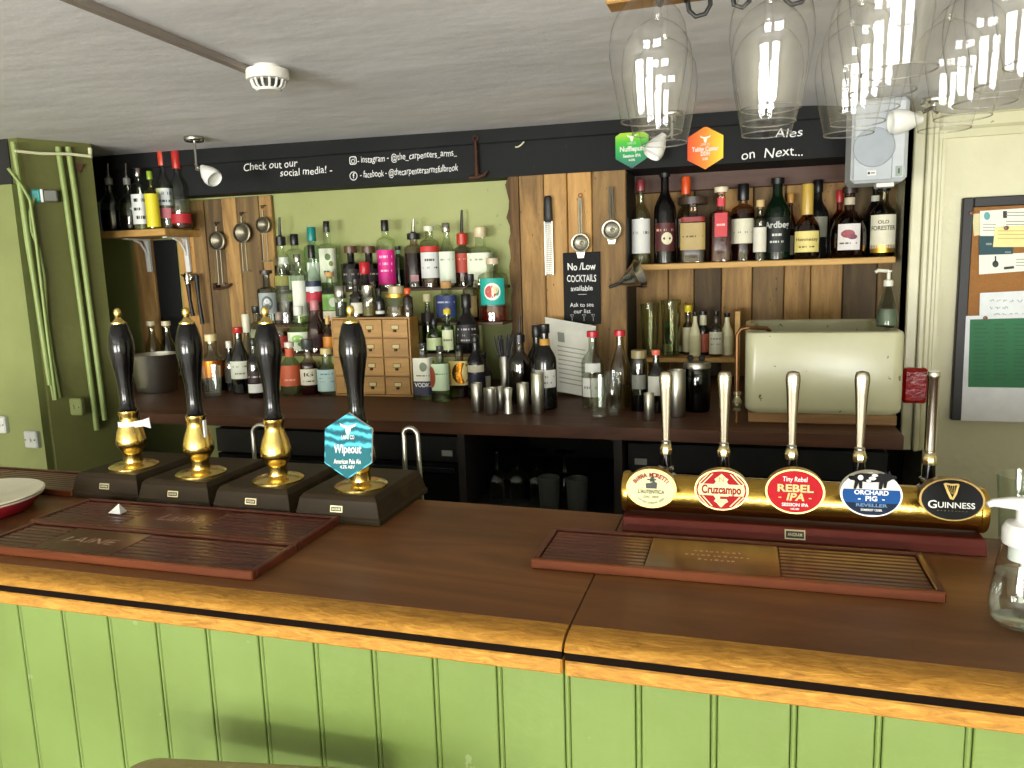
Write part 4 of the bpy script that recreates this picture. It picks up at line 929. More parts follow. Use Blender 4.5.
# ---- counter row, left of the pumps gap
GC_ = 'bottles standing along the back counter'
def B1(label, px, top, wd, **k): return bottle(k.pop('nm', 'spirit_bottle'), label, px, top, wd, k.pop('Y', Y1), ZB, group=GC_, **k)
B1('clear bottle with copper label and pale cork, left of the second pump handle gap', 213, 334, 25, Y=2.62, shape='spirit', gl='#dfe2d6', liq=('#4a3a28', .3), cap=('cork', '#d2bf8c', 9, 1.1), labs=[('*cop', .30, .62, 1.3)])
B1('small dark bottle with white cap left of the red capped bottle', 231, 341, 12, Y=2.65, shape='wine', gl='#4a4a40', liq=('#14120f', .6), cap=('screw', '#dcd8c8', 7, 1.2), labs=[('#3a3630', .2, .5, 1.2)])
B1('dark bottle with red cap and cream ruled label beside the copper labelled bottle', 240, 327, 20, Y=2.6, shape='slope', gl='#4c5a44', liq=('#161a12', .5), cap=('screw', '#b02a24', 6, 1.25), labs=[('#d9dcc8', .24, .52, 1.2, (('Single', .7, .2, .7), ('malt', .3, .2, .5)), '#7a7a6a')])
B1('clear bottle with ivory capsule standing behind the red capped bottle', 248, 314, 17, Y=2.8, shape='slope', gl='#ccd2bc', liq=('#20201a', .3), cap=('foil', '#d9d6bc', 18, 1.25), labs=())
B1('dark red bottle with low white label directly left of third pump handle', 255, 338, 16, Y=2.5, shape='spirit', gl='#6a4a44', liq=('#3a0f12', .6), cap=('screw', BL, 8, 1.1), labs=[('#dfdfd8', .10, .26, 1.2), ('#2a1214', .28, .5, 1.2, (('PORT', .5, .3, .8),), '#d0c8c0')])
B1('bottle with black eye on an ivory oval label behind third pump handle', 258, 306, 18, Y=2.86, shape='tall', gl='#c9cfc0', cap=('screw', '#2a2a26', 7, 1.1), labs=[('#dfe0cc', .48, .74, 1.0, (), '#222', (('#2c2c28', 0, .5, .3, .18),))])
B1('rounded bottle with orange label and orange necked white cap', 291, 342, 22, shape='round', gl='#d6e0cc', liq=('#c9bfa8', .2), cap=('foil', '#d8cdb8', 5, 1.2), labs=[('#c25a34', .18, .60, 1.25, (('GIN', .3, .2, .5),), '#e0a890'), ('#c85a38', .76, .93, 1.5)])
B1('red drink bottle with cream label reading IG between orange and pale blue labels', 309, 339, 18, shape='medic', gl='#d8c8be', liq=('#6a1a1c', .62), cap=('screw', '#3a3d3a', 10, 1.3), labs=[('#ddd8c0', .20, .52, 1.2, (('IG', .66, .34, .5), ('London', .25, .16, .6)), '#20201e')])
B1('bottle with pale blue label next to the drawer unit', 328, 348, 21, shape='medic', gl='#cfd8c4', cap=('screw', '#c9b878', 6, 1.1), labs=[('#a9c4c0', .10, .60, 1.25, (('GIN', .8, .12, .6), ('small batch', .6, .07, .8), ('distilled', .45, .07, .7)), '#4f6a6c')])
B1('bottle with white and navy tree label reading vodka, right of the drawers', 424, 343, 21, Y=2.55, shape='square', ex=4, gl='#d6e2c6', cap=('screw', '#2c3030', 6, 1.0), labs=[('#dcdcc8', .36, .80, .95, (('SILVER', .24, .1, .7),), '#3a3a34', (('#6f7a5c', 0, .62, .34, .2),)), ('#2a2c44', .10, .36, .95, (('VODKA', .72, .42, .9),), '#e4e4dc')])
B1('bottle with pale mint label and brown disc beside the vodka', 441, 346, 19, Y=2.62, shape='square', ex=3, gl='#c2d6a8', cap=('screw', '#3a3d38', 6, 1.0), labs=[('#bcd2ae', .22, .74, 1.0, (('BOTANIC', .62, .12, .7),), '#5f7a5c', (('#8a3c22', -.95, .5, .45, .4),))])
B1('bottle with gold and orange disc label, right of the mint labelled bottle', 460, 345, 21, Y=2.62, shape='square', ex=3, gl='#c9a86a', liq=('#5a2412', .3), cap=('screw', '#1c1c1a', 6, 1.0), labs=[('#e0cf8a', .26, .76, 1.05, (), '#222', (('*', .15, .5, .8, .44),))])
B1('black bottle with a slanted white band behind the steel jiggers', 476, 335, 18, Y=2.62, shape='wine', opaque=plain('#0d0d10', .25), cap=('screw', BL, 8, 1.1), labs=[('#b8b498', .46, .58, 1.1), ('#15182c', .2, .44, 1.1)])
B1('dark bottle leaning pale paper wedge, low beside the steel jiggers', 484, 352, 18, Y=2.62, shape='round', opaque=plain('#0c0c0c', .3), cap=('screw', BL, 6, 1.1), labs=[('#b9bba0', .2, .5, .9)])
B1('dark red syrup bottle with black spout, beside the wine bottles', 520, 316, 24, Y=2.50, mid=360, shape='spirit', gl='#b8a89c', liq=('#2e0c10', .64), cap=('pourer', BL, 26, 1.2, BL))
B1('black wine bottle with gold neck band and white label, front one of the pair', 545, 324, 23, Y=2.42, mid=360, shape='wine', opaque=plain('#0c0d0b', .15), cap=('foil', BL, 9, 1.15), labs=[('#d9d9d0', .28, .50, 1.1, (('AMBER', .62, .26, .9), ('ridge', .28, .18, .6)), '#2a2a2a'), ('#b8862c', .80, .88, 1.6)])
B1('black wine bottle standing behind the gold banded one', 537, 325, 20, Y=2.52, mid=360, shape='wine', opaque=plain('#0c0d0b', .18), cap=('foil', BL, 12, 1.15), labs=[('#c9c9c0', .34, .48, .9)])
B1('clear bottle with round white label and red cap by the paper sheets', 593, 331, 23, Y=2.46, mid=370, shape='spirit', gl='#e9efe6', cap=('screw', '#b31f2c', 6, 1.3), labs=[('#dcdcd2', .16, .42, 1.1, (('MALIBU', .5, .3, .8),), '#55554f'), ('#cfd0c8', .50, .62, .7)])
B1('clear bottle with red cap and a little amber drink, right of paper sheets', 620, 330, 22, Y=2.46, mid=370, shape='slope', gl='#dcd6b4', liq=('#8f7a44', .28), cap=('screw', '#b31f2c', 6, 1.3))
B1('pale frosted bottle with dark drink behind the first chrome tap', 639, 350, 16, Y=2.42, mid=380, shape='jar', gl='#9aa290', liq=('#1d1614', .25), cap=('screw', '#8c8056', 8, 1.0), labs=[('#7a7c70', .4, .65, 1.0)])
B1('green bottle with coral cap behind the first chrome tap handle', 656, 350, 17, Y=2.40, mid=380, shape='wine', gl='#2f8a44', liq=('#1c1b14', .5), cap=('foil', '#e0705c', 5, 1.2), labs=[('#c9c9ba', .30, .62, 1.1)])
# ---- bits on the counter
def cyl_thing(name, label, cat, px, top, w, Y, prof, mat, mid, group=None, zb=ZB, base=None):
    p = at(px, mid, Y); H = at(px, top, Y).z-zb; R = w*.5*depth(p)/F
    zb += .0005; PLACED.append((p.x, Y, R, ZB if abs(zb-ZB) < .002 else zb))
    mm = MB(); mm.lathe([(r*R, h*H) for r, h in prof], mat, n=28, caps=False)
    return tag(mm.build(name, loc=(p.x, Y, zb)), label, cat, group)
CUP = [(.0001, .0), (.94, 0), (1, .02), (1, .985), (.95, 1), (.92, .985), (.9, .05), (.0001, .04)]
JIG = [(.0001, .02), (.9, .0), (1, .02), (.72, .52), (.70, .56), (.98, .98), (.93, 1), (.9, .97), (.6, .58), (.0001, .57)]
for px, top, w, Y, lab, pf in ((477, 383, 11, 2.34, 'plain steel thimble measure at the left end of the jigger row', CUP), (491, 388, 14, 2.30, 'widest steel thimble measure, second from left in the jigger row', CUP), (500, 387, 10, 2.38, 'steel thimble measure tucked behind the jigger row', CUP), (508, 388, 10, 2.31, 'steel hourglass jigger in the middle of the row', JIG), (523, 383, 12, 2.34, 'tall steel measure left of the black wine bottles', CUP), (538, 373, 13, 2.33, 'tallest steel measure in front of the black wine bottles', CUP)):
    cyl_thing('spirit_measure', lab, 'jigger', px, top, w, Y, pf, STEELD, 400, 'steel spirit measures')
TUM = [(.0001, .07), (.82, .065), (.86, .10), (1, .995), (.98, 1), (.80, .04), (.78, 0), (.0001, .0)]
cyl_thing('tumbler', 'tall empty clear tumbler, left one of the pair by the red capped bottles', 'glass', 599, 376, 18, 2.28, TUM, glass('#fafcfa', .6, .9, 1.0, 5.0, .07), 400, 'clear tumblers on the back counter')
cyl_thing('tumbler', 'tall empty clear tumbler, right one of the pair with square etched mark', 'glass', 613, 371, 15, 2.34, TUM, glass('#fafcfa', .6, .9, 1.0, 5.0, .07), 400, 'clear tumblers on the back counter')
cyl_thing('tumbler', 'thick based clear tumbler of corks before the copper labelled bottle', 'glass', 212, 366, 20, 2.5, TUM, glass('#fafcfa', .6, .9, 1.0, 5.0, .07), 385, 'clear tumblers on the back counter')
cyl_thing('steel_tin', 'tall plain steel tin behind the chrome taps', 'tin', 677, 370, 17, 2.34, CUP, STEELD, 395)
cyl_thing('steel_cup', 'short steel cup in front of the green bottle', 'cup', 649, 393, 10, 2.27, CUP, STEELD, 400)
p = at(697, 385, 2.44); t = thing('glass_canister', 'dark glass canister with clamped lid and black knobs beside the sink pipe', 'canister', (p.x, 2.44, ZB+.0005)); R = 13*depth(p)/F; H = at(697, 362, 2.44).z-ZB
mm = MB(); mm.lathe([(R*.92, 0), (R, .01), (R, H*.8), (R*.9, H*.9)], glass('#6a706a', .4, 1), n=28); mm.build('glass_body', t)
mm = MB(); mm.lathe([(R*.85, .003), (R*.93, .01), (R*.93, H*.7)], plain('#1c1d1a', .4), n=24); mm.build('contents', t)
mm = MB(); mm.lathe([(R*1.02, H*.88), (R*1.04, H*.94), (R*.95, H*1.0), (.012, H*1.03), (.001, H*1.03)], STEELD, n=28); mm.build('lid', t)
for s in (-.5, .35):
    mm = MB(); mm.lathe([(.003, 0), (.009, .006), (.011, .014), (.006, .021), (.001, .022)], BLACKM, (s*R, 0, H*1.0), 14); mm.build('knob', t)
# straws in a steel cup
p = at(505, 370, 2.56); t = thing('straw_holder', 'steel jigger stuffed with black straws and picks by the syrup bottle', 'straw holder', (p.x, 2.56, ZB+.0005)); H = at(505, 356, 2.56).z-ZB
mm = MB(); mm.lathe([(.0001, 0), (.022, 0), (.024, .004), (.016, H*.5), (.024, H), (.022, H), (.014, H*.5), (.001, H*.5)], STEELD, n=20, caps=False); mm.build('steel_cup', t)
rr = random.Random(8); mm = MB()
for k_ in range(38):
    a = rr.uniform(0, 2*pi); r0 = rr.uniform(0, .014); r1 = r0+rr.uniform(.008, .028); z1 = at(505, rr.uniform(334, 344), 2.56).z-ZB
    mm.tube([(r0*cos(a), r0*sin(a), H*.6), (r1*cos(a), r1*sin(a), z1)], .0018, BLACKM, 5)
o = mm.build('black_straws', t); o['kind'] = 'stuff'
# paper sheets leaning on the centre panel
mm = MB(); rr = random.Random(2)
for i in range(5):
    A, B_, C_, D_ = [(545, 325), (591, 331), (592, 394), (553, 388)], None, None, None
    c4 = [(544+i*2.0+rr.uniform(-1, 1), 317+i*2.6), (596-i*1.5, 326+i*1.8), (588, 398), (549+i*2, 391)]
    yy_t, yy_b = 2.86-i*.012, 2.70-i*.014
    P = [at(*c4[0], yy_t), at(*c4[1], yy_t), at(*c4[2], yy_b), at(*c4[3], yy_b)]
    P[2].z = max(P[2].z, ZB+.001); P[3].z = max(P[3].z, ZB+.001)
    mm.poly([P[3], P[2], P[1], P[0]], PAPER)
    nrm = (P[1]-P[0]).cross(P[3]-P[0]).normalized()
    if nrm.y > 0: nrm = -nrm
    if i == 4:
        for k_ in range(9):
            f = .30+.07*k_; l = P[0].lerp(P[3], f).lerp(P[1].lerp(P[2], f), .1)+nrm*.0012; r_ = P[0].lerp(P[3], f).lerp(P[1].lerp(P[2], f), .88)+nrm*.0012
            mm.poly([l, r_, r_+Vector((0, 0, .0035)), l+Vector((0, 0, .0035))], plain('#a9aa9e', .9))
        tl, tr_ = P[0].lerp(P[1], .12)+nrm*.0012, P[0].lerp(P[1], .3)+nrm*.0012; dn = (P[3]-P[0])*.22
        mm.poly([tl+dn*.3, tr_+dn*.3, tr_+dn, tl+dn], plain('#8f968a', .9))
tag(mm.build('paper_sheets'), 'loose white paper sheets leaning under the small chalkboard', 'paper')
# ---- drawer unit
yd = 2.575; a, b = at(333, 360, yd), at(411, 360, yd); zt_ = at(370, 317.5, yd).z; x0, x1 = a.x, b.x
t = thing('drawer_unit', 'small wooden twelve-drawer unit with brass label holders, behind the fourth pump', 'drawer unit', ((x0+x1)/2, yd, ZB)); w = (x1-x0)/2; Hh = zt_-ZB
mm = MB(); fr_ = .006
mm.box(-w, w, .004, .085, 0, fr_, DRAWW); mm.box(-w, w, .004, .085, Hh-fr_, Hh, DRAWW); mm.box(-w, -w+fr_, .004, .085, fr_, Hh-fr_, DRAWW); mm.box(w-fr_, w, .004, .085, fr_, Hh-fr_, DRAWW); mm.box(-w, w, .08, .085, 0, Hh, DRAWW)
cw, rh = (2*w-2*fr_)/3, (Hh-2*fr_)/4
for i in (1, 2): mm.box(-w+fr_+cw*i-.0015, -w+fr_+cw*i+.0015, .006, .08, fr_, Hh-fr_, DRAWW)
for j in (1, 2, 3): mm.box(-w+fr_, w-fr_, .006, .08, fr_+rh*j-.0015, fr_+rh*j+.0015, DRAWW)
mm.build('carcass', t)
rr = random.Random(6)
for i in range(3):
    for j in range(4):
        xa_, za_ = -w+fr_+cw*i+.0025, fr_+rh*j+.0025; xb_, zb_ = xa_+cw-.005, za_+rh-.005; xc_, zc2 = (xa_+xb_)/2, (za_+zb_)/2
        mm = MB(); mm.box(xa_, xb_, 0, .075, za_, zb_, DRAWW, rnd=rr.uniform(.3, .8), ch=.001); d = mm.build('drawer', t)
        mm = MB(); bz = plain('#6e5a30', .4, .7)
        mm.box(xc_-.016, xc_+.016, -.0015, 0, zc2-.004, zc2+.014, bz); mm.box(xc_-.013, xc_+.013, -.002, 0, zc2-.001, zc2+.011, plain('#b9a878', .7)); mm.build('label_holder', d)
        mm = MB(); mm.box(xc_-.006, xc_+.006, -.008, 0, zc2-.013, zc2-.004, plain('#2e2416', .4, .6), ch=.002); mm.build('pull', d)
# jars on top of it
GJ = 'jars and small bottles on the drawer unit'
ZONES.append((zt_+.0002, (yd, yd+.19)))
def J(nm, label, px, top, w_, **k): return bottle(nm, label, px, top, w_, k.pop('Y', yd+.05), zt_+.0002, mid=305, group=GJ, **k)
J('jar', 'clear jar with tall silver lid at the left end of the drawer unit top', 341, 286, 12, shape='jar', liq=('#8a8c84', .6), cap=('screw', '*s', 12, 1.05))
J('spirit_bottle', 'small brown bottle with paper neck label on the drawer unit', 357, 279, 15, shape='medic', gl='#8a7444', liq=('#5a4826', .6), cap=('screw', '#2a2218', 7, 1.1), labs=[('#cfccb8', .1, .42, .8)])
J('jar', 'clear jar with silver lid holding beige sugar on the drawer unit', 369, 285, 14, shape='jar', liq=('#cdbb84', .55), cap=('screw', '*s', 12, 1.0))
J('spirit_bottle', 'small black bottle with slanted white mark on the drawer unit', 380, 288, 10, shape='spirit', opaque=plain('#101113', .2), cap=('screw', BL, 6, 1.1), labs=[('#c8c8be', .12, .24, 1.0)])
J('jar', 'wide jar with wooden ring lid and stopper of golden spice on the drawer unit', 397, 286, 23, shape='jar', liq=('#a9843c', .42), cap=('cork', '#b9ad84', 10, .62), labs=[('*gold', .84, .99, 3.1)])
J('spirit_bottle', 'slim red bottle with orange cap at the right end of the drawer unit', 408, 288, 10, shape='tall', gl='#b0503a', liq=('#8a2c1c', .8), cap=('screw', '#d9541c', 6, 1.4), Y=yd+.045)
# ---- ice bucket with bottles
p = at(157, 380, 2.60); R = 23*depth(p)/F; H = at(157, 354, 2.60).z-ZB
t = MB(); t.lathe([(.0001, 0), (R*.78, 0), (R*.82, .006), (R*1.0, H*.97), (R*1.03, H), (R*.98, H), (R*.8, .02), (.0001, .015)], STEELD, n=40, caps=False)
tag(t.build('ice_bucket', loc=(p.x, 2.60, ZB+.0005)), 'large steel ice bucket between the two left pump handles', 'bucket')
for px, top, lab in ((153, 321, 'clear bottle with cork standing behind the steel ice bucket, left one'), (168, 321, 'clear bottle with cork standing behind the steel ice bucket, right one')):
    bottle('spirit_bottle', lab, px, top, 16, 2.90, ZB, 'carafe', '#cfd0b4', None, ('cork', '#c9bd96', 6, 1.1), group='corked bottles behind the bucket', mid=345)
# ------------------------------------------------------------------ right shelf with whiskies
ys = 2.97
a, b = at(641, 266, ys), at(896, 259, ys); zs = (at(641, 264, ys).z+at(896, 257, ys).z)/2
mm = MB(); mm.box(a.x-.02, b.x, ys, YR-.024, zs-.022, zs, SHELFW, ch=.003, rnd=.55)
tag(mm.build('whisky_shelf'), 'long pale wooden shelf of whiskies in the right recess', 'shelf')
GW = 'whiskies on the right shelf'; ZONES.append((zs, (2.972, YR-.03)))
def W(label, px, top, wd, Y=3.04, **k): return bottle(k.pop('nm', 'spirit_bottle'), label, px, top, wd, Y, zs, group=GW, mid=225, **k)
W('clear bottle with maroon cap and white label, left end of whisky shelf', 641, 180, 19, shape='spirit', gl='#e6ecdf', liq=('#a8a070', .12), cap=('screw', '#7c2c30', 11, 1.15), labs=[('#d5d6cf', .14, .58, 1.2, (('BIANCO', .6, .18, .9),), '#7a7468')])
W('tall black liqueur bottle with red and cream oval label on whisky shelf', 665, 173, 22, shape='wine', opaque=plain('#0c0a0a', .14), cap=('screw', '#1a1816', 4, 1.2), labs=[('#4a1a18', .14, .46, 1.0, (('Original', .75, .18, .8),), '#d8a088', (('#d8d0b0', .2, .45, .5, .22),))])
W('clear bottle with orange capsule behind the square brown stoppered bottle', 686, 177, 18, Y=3.12, shape='spirit', gl='#d8d8ca', cap=('foil', '#d8501c', 17, 1.3), labs=[('#cfcfc8', .2, .58, .9)], )
W('square bottle with wide flat brown stopper and tan label on whisky shelf', 693, 197, 26, Y=3.03, shape='square', ex=5, gl='#d9c8b0', liq=('#4a1c10', .55), cap=('cork', '#3a2a20', 10, 2.6), labs=[('#a89158', .22, .68, .85, (('ORIGINALE', .5, .14, .8),), '#5c4a2a'), ('#8a2420', .70, .78, .85)])
W('red drink in a squared bottle with small red label on whisky shelf', 721, 187, 22, shape='square', ex=4, gl='#e4c8bc', liq=('#8c2614', .66), cap=('cork', '#d8cdb0', 7, 1.4), labs=[('#c22c34', .36, .70, .5, (('NEGRO', .5, .2, .7),), '#f0b8b0'), ('#c23038', .80, .92, 1.6)])
W('dark red bottle with black cap and cream eight-sided label on whisky shelf', 743, 184, 23, shape='tall', gl='#cfc0b2', liq=('#5a1a16', .70), cap=('screw', BL, 16, 1.15), labs=[('#d6d2b8', .26, .62, 1.0, (('RHUBARB', .45, .16, .85),), '#5c5848')])
W('slim bottle with pale cork and plain white label on whisky shelf', 760, 200, 13, shape='tall', gl='#cfcfc4', liq=('#2c2a2c', .2), cap=('cork', '#cfb27c', 9, 1.3), labs=[('#d8d4c4', .16, .62, 1.2)])
W('green black bottle with white lettering and black cap, middle of whisky shelf', 777, 178, 26, shape='wine', gl='#123a1c', opaque=plain('#0a1a0e', .12), cap=('screw', BL, 6, 1.2), labs=[('#0c130e', .10, .54, 1.15, (('Ardbeg', .78, .26, .95), ('TEN', .5, .16, .35), ('ISLAY', .3, .13, .5)), '#c9cdc4')])
W('thin reddish bottle with orange gold cap behind the green black bottle', 790, 194, 13, Y=3.13, shape='slope', gl='#b08878', liq=('#7a3428', .6), cap=('screw', '#b8863c', 9, 1.3), labs=[('#bdb89c', .08, .40, 1.0)])
W('gold necked cognac bottle with yellow label on whisky shelf', 807, 184, 25, shape='round', gl='#c9a888', liq=('#4a2412', .6), cap=('foil', '#b99a44', 30, 1.25), labs=[('#d6c878', .12, .48, 1.1, (('Hennessy', .60, .22, .9), ('COGNAC', .25, .16, .6)), '#5a3c1c')])
W('tall dark wine-shaped bottle standing behind the gold necked cognac', 817, 180, 22, Y=3.14, shape='wine', opaque=plain('#121411', .2), cap=('foil', BL, 12, 1.1), labs=[('#7a7c6c', .30, .58, 1.0)])
W('red bottle hidden behind the round bellied bourbon', 839, 190, 16, Y=3.14, shape='spirit', gl='#b06a60', liq=('#7c1c1c', .7), cap=('screw', '#a82a2a', 12, 1.2))
W('round bellied bourbon bottle with white and red label on whisky shelf', 849, 187, 37, shape='squat', gl='#c9b0a0', liq=('#3a1210', .62), cap=('cork', '#2a1c16', 8, 1.2), labs=[('#d3cfca', .12, .52, .62, (('RESERVE', .26, .14, .8),), '#5a4a44', (('#8a2a34', -.1, .62, .6, .16), ('#6a2c44', .3, .5, .4, .1))), ('#b2a890', .82, .93, 2.8)])
W('black bottle with slanted white neck band behind the right end bourbon', 875, 180, 18, Y=3.13, shape='wine', opaque=plain('#0d0d0f', .2), cap=('foil', BL, 10, 1.1), labs=[('#c9c8bc', .78, .86, 1.6)])
W('black capped bourbon with cream label and gold base band, right end of whisky shelf', 883, 182, 25, shape='spirit', gl='#bdb8a0', liq=('#3a2616', .55), cap=('screw', BL, 9, 1.2), labs=[('#d8d4ba', .12, .60, 1.1, (('OLD', .78, .14, .4), ('FORESTER', .60, .18, .95)), '#3a3830'), ('*gold', .06, .17, 1.05)])
# ------------------------------------------------------------------ bitters shelf, mixing glasses
yb_ = 2.98; zbs = at(700, 358, yb_).z
a, b = at(645, 360, yb_), at(737, 360, yb_)
t = thing('small_shelf', 'low wooden shelf of bitters between partition and white sink', 'shelf', ((a.x+b.x)/2, 3.06, ZB)); w = (b.x-a.x)/2
mm = MB(); mm.box(-w, w, yb_-3.06, YR-.025-3.06, zbs-ZB-.018, zbs-ZB, SHELFW, ch=.002); mm.build('board', t)
for s in (-1, 1):
    mm = MB(); mm.box(s*w-.009, s*w+.009, -.05, .12, 0, zbs-ZB-.018 if s < 0 else at(737, 312, yb_).z-ZB, SHELFW); mm.build('upright', t)
ZONES.append((zbs, (2.982, YR-.03))); GBt = 'bitters bottles on the low shelf'
def BI(label, px, top, wd, Y, **k): return bottle('bitters_bottle', label, px, top, wd, Y, zbs, mid=335, group=GBt, **k)
BI('yellow capped bitters bottle wrapped in cream paper, behind at left of low shelf', 688, 305, 11, 3.10, shape='medic', gl='#c8c4a4', cap=('screw', '#d8c41c', 7, 1.3), labs=[('#cfc9a4', .06, .60, 1.6)])
BI('cream bitters bottle with black top, second from left on low shelf', 695, 312, 11, 3.03, shape='slope', opaque=plain('#d8d6ae', .5), cap=('screw', BL, 4, 1.2), labs=[('#cfcba0', .1, .5, 1.4)])
BI('dark bitters bottle with red label and cream neck on low shelf', 703, 311, 13, 3.05, shape='medic', gl='#6a4a3a', liq=('#2a100c', .6), cap=('screw', BL, 4, 1.2), labs=[('#a8543c', .08, .52, 1.6), ('#d8d6b4', .72, .97, 1.6)])
BI('clear bitters bottle covered in white print on low shelf', 716, 311, 13, 3.04, shape='spirit', gl='#cfd0b8', cap=('screw', BL, 5, 1.2), labs=[('#c6c6ae', .06, .58, 1.6, (('BITTERS', .7, .16, .8), ('AROMATIC', .45, .12, .8)), '#7a7a68')])
BI('largest cream bitters bottle at the right end of the low shelf', 727, 313, 13, 3.02, shape='slope', opaque=plain('#dcdab4', .5), cap=('screw', BL, 4, 1.2), labs=[('#d2cfa6', .08, .5, 1.4)])
MIX = [(.0001, .03), (.74, .03), (.78, .0), (.80, .04), (1, .995), (.97, 1), (.76, .05), (.0001, .045)]
for px, top, w_, lab in ((650, 303, 19, 'tall empty mixing glass against the partition, left one of two'), (671, 300, 20, 'tall empty mixing glass with green bottle beside it, right one of two')):
    cyl_thing('mixing_glass', lab, 'glass', px, top, w_, 3.05, MIX, glass('#eef0e2', .6, .6), 330, 'tall mixing glasses', zb=zbs)
bottle('spirit_bottle', 'small green bottle with white triangular label before the right mixing glass', 668, 322, 12, 3.02, zbs, 'slope', '#3c8a34', None, ('screw', '#2f6a2c', 6, 1.1), [('#d0d4c0', .08, .36, .7)], group=GBt, mid=340)
bottle('jar', 'squat brown jar with grey lid at the left of the bitters', 680, 346, 11, 3.0, zbs, 'jar', '#7a6a4a', ('#4a3a20', .7), ('screw', '#8f9484', 5, 1.05), group=GBt, mid=352)
# ------------------------------------------------------------------ sink
SINK = patchy('#a9a785', '#b3b190', scale=6, rough=.25, bump=.05, specks='#6a624a', sthr=.695)
YS = atz(820, 414.5, ZB+.030).y; a, b = at(745, 370, YS), at(905, 370, YS); zt_ = at(820, 332, YS).z; zb_ = at(820, 414.5, YS).z
ybk = atz(820, 319, zt_).y
t = thing('belfast_sink', 'old white glazed belfast sink with chipped rim on the right counter', 'sink', ((a.x+b.x)/2, YS, zb_)); w = (b.x-a.x)/2; D = min(ybk-YS, .52); Hs = zt_-zb_
def rrect(x0, x1, y0, y1, r, n=5):
    o = []
    for cx, cy, s in ((x1-r, y1-r, 0), (x0+r, y1-r, pi/2), (x0+r, y0+r, pi), (x1-r, y0+r, 3*pi/2)):
        for i in range(n+1): q = s+pi/2*i/n; o.append((cx+r*cos(q), cy+r*sin(q)))
    return o
mm = MB(); rings = []
th = .028
for (ins, z) in ((.012, 0), (.002, .010), (0, .02), (0, Hs-.012), (.003, Hs-.003), (.010, Hs), (th-.008, Hs), (th, Hs-.005), (th+.004, .05), (th+.03, .034)):
    rg = rrect(-w+ins, w-ins, ins, D-ins, max(.03-ins*.4, .012)); rings.append(len(mm.v)); mm.v += [(x, y, z) for x, y in rg]
n = len(rg)
for A, B_ in zip(rings, rings[1:]):
    for i in range(n): k_ = (i+1) % n; mm.face((A+i, A+k_, B_+k_, B_+i), SINK, True)
mm.face([rings[-1]+i for i in range(n)], SINK); mm.face([rings[0]+i for i in range(n)][::-1], SINK)
mm.build('basin', t)
mm = MB(); mm.lathe([(.0001, .0345), (.022, .0345), (.024, .036), (.026, .0345)], CHROME, (0, D*.5, 0), 24, caps=False); mm.build('waste_outlet', t)
mm = MB(); mm.box(a.x+.01, b.x-.012, YS+.012, YS+D-.02, ZB+.0003, zb_-.0003, wood('#5a3c20', '#9a7440', axis='x', scale=5, rough=.7), ch=.003)
tag(mm.build('sink_support'), 'rough timber block carrying the white sink', 'timber block')
# copper pipe over the left end of the sink
p = [at(737, 412, YS-.012), at(737, 335, YS-.012), at(741, 329, YS-.012), at(748, 327.5, YS-.012), at(766, 328, YS+.05), at(770, 331, YS+.06)]
t = thing('water_pipe', 'thin brown copper pipe with valve hooked over left end of sink', 'pipe', (p[0].x, YS-.012, ZB)); lo = Vector(t.location)
CU = plain('#6a4a2a', .35, .8); q = [p[0]-lo]; q[0].z = .002
mm = MB(); mm.tube(q+[v-lo for v in p[1:]], .006, CU, 10); mm.build('pipe', t)
v = at(737, 404, YS-.012)-lo; mm = MB(); mm.lathe([(.011, -.02), (.012, -.015), (.008, -.01), (.012, 0), (.014, .006), (.012, .012), (.008, .018), (.008, .026), (.011, .028), (.011, .036)], plain('#8a8468', .3, .8), (v.x, v.y, v.z), 14); mm.tube([(v.x, v.y-.008, v.z+.004), (v.x, v.y-.026, v.z+.004)], .005, plain('#8a8468', .3, .8), 8); mm.build('valve', t)
# soap on the sink corner
Y0 = YS+.15; p = at(896, 305, Y0); zbt = zt_+.0008; H = at(896, 270, Y0).z-zbt
t = thing('cleaner_bottle', 'grey conical pump bottle on the back right corner of the sink', 'bottle', (b.x-.026, Y0, zbt))
mm = MB(); mm.lathe([(.030, 0), (.036, .004), (.0365, .02), (.030, H*.35), (.016, H*.62), (.011, H*.70), (.011, H*.74)], glass('#c9d0c4', .7, .6), n=28, sx=.8, sy=.8); mm.build('bottle_body', t)
mm = MB(); mm.lathe([(.028, .003), (.034, .006), (.0345, .02), (.029, H*.32)], plain('#8f998f', .4), n=24, sx=.8, sy=.8); mm.build('liquid', t)
mm = MB(); mm.lathe([(.013, H*.72), (.013, H*.82), (.005, H*.84), (.005, H*.96), (.009, H*.97), (.009, H), (.001, H)], plain('#c9cab8', .4), n=18); mm.tube([(0, 0, H*.985), (-.028, -.004, H*1.0), (-.036, -.005, H*.97)], .005, plain('#c9cab8', .4), 8); mm.build('pump_head', t)
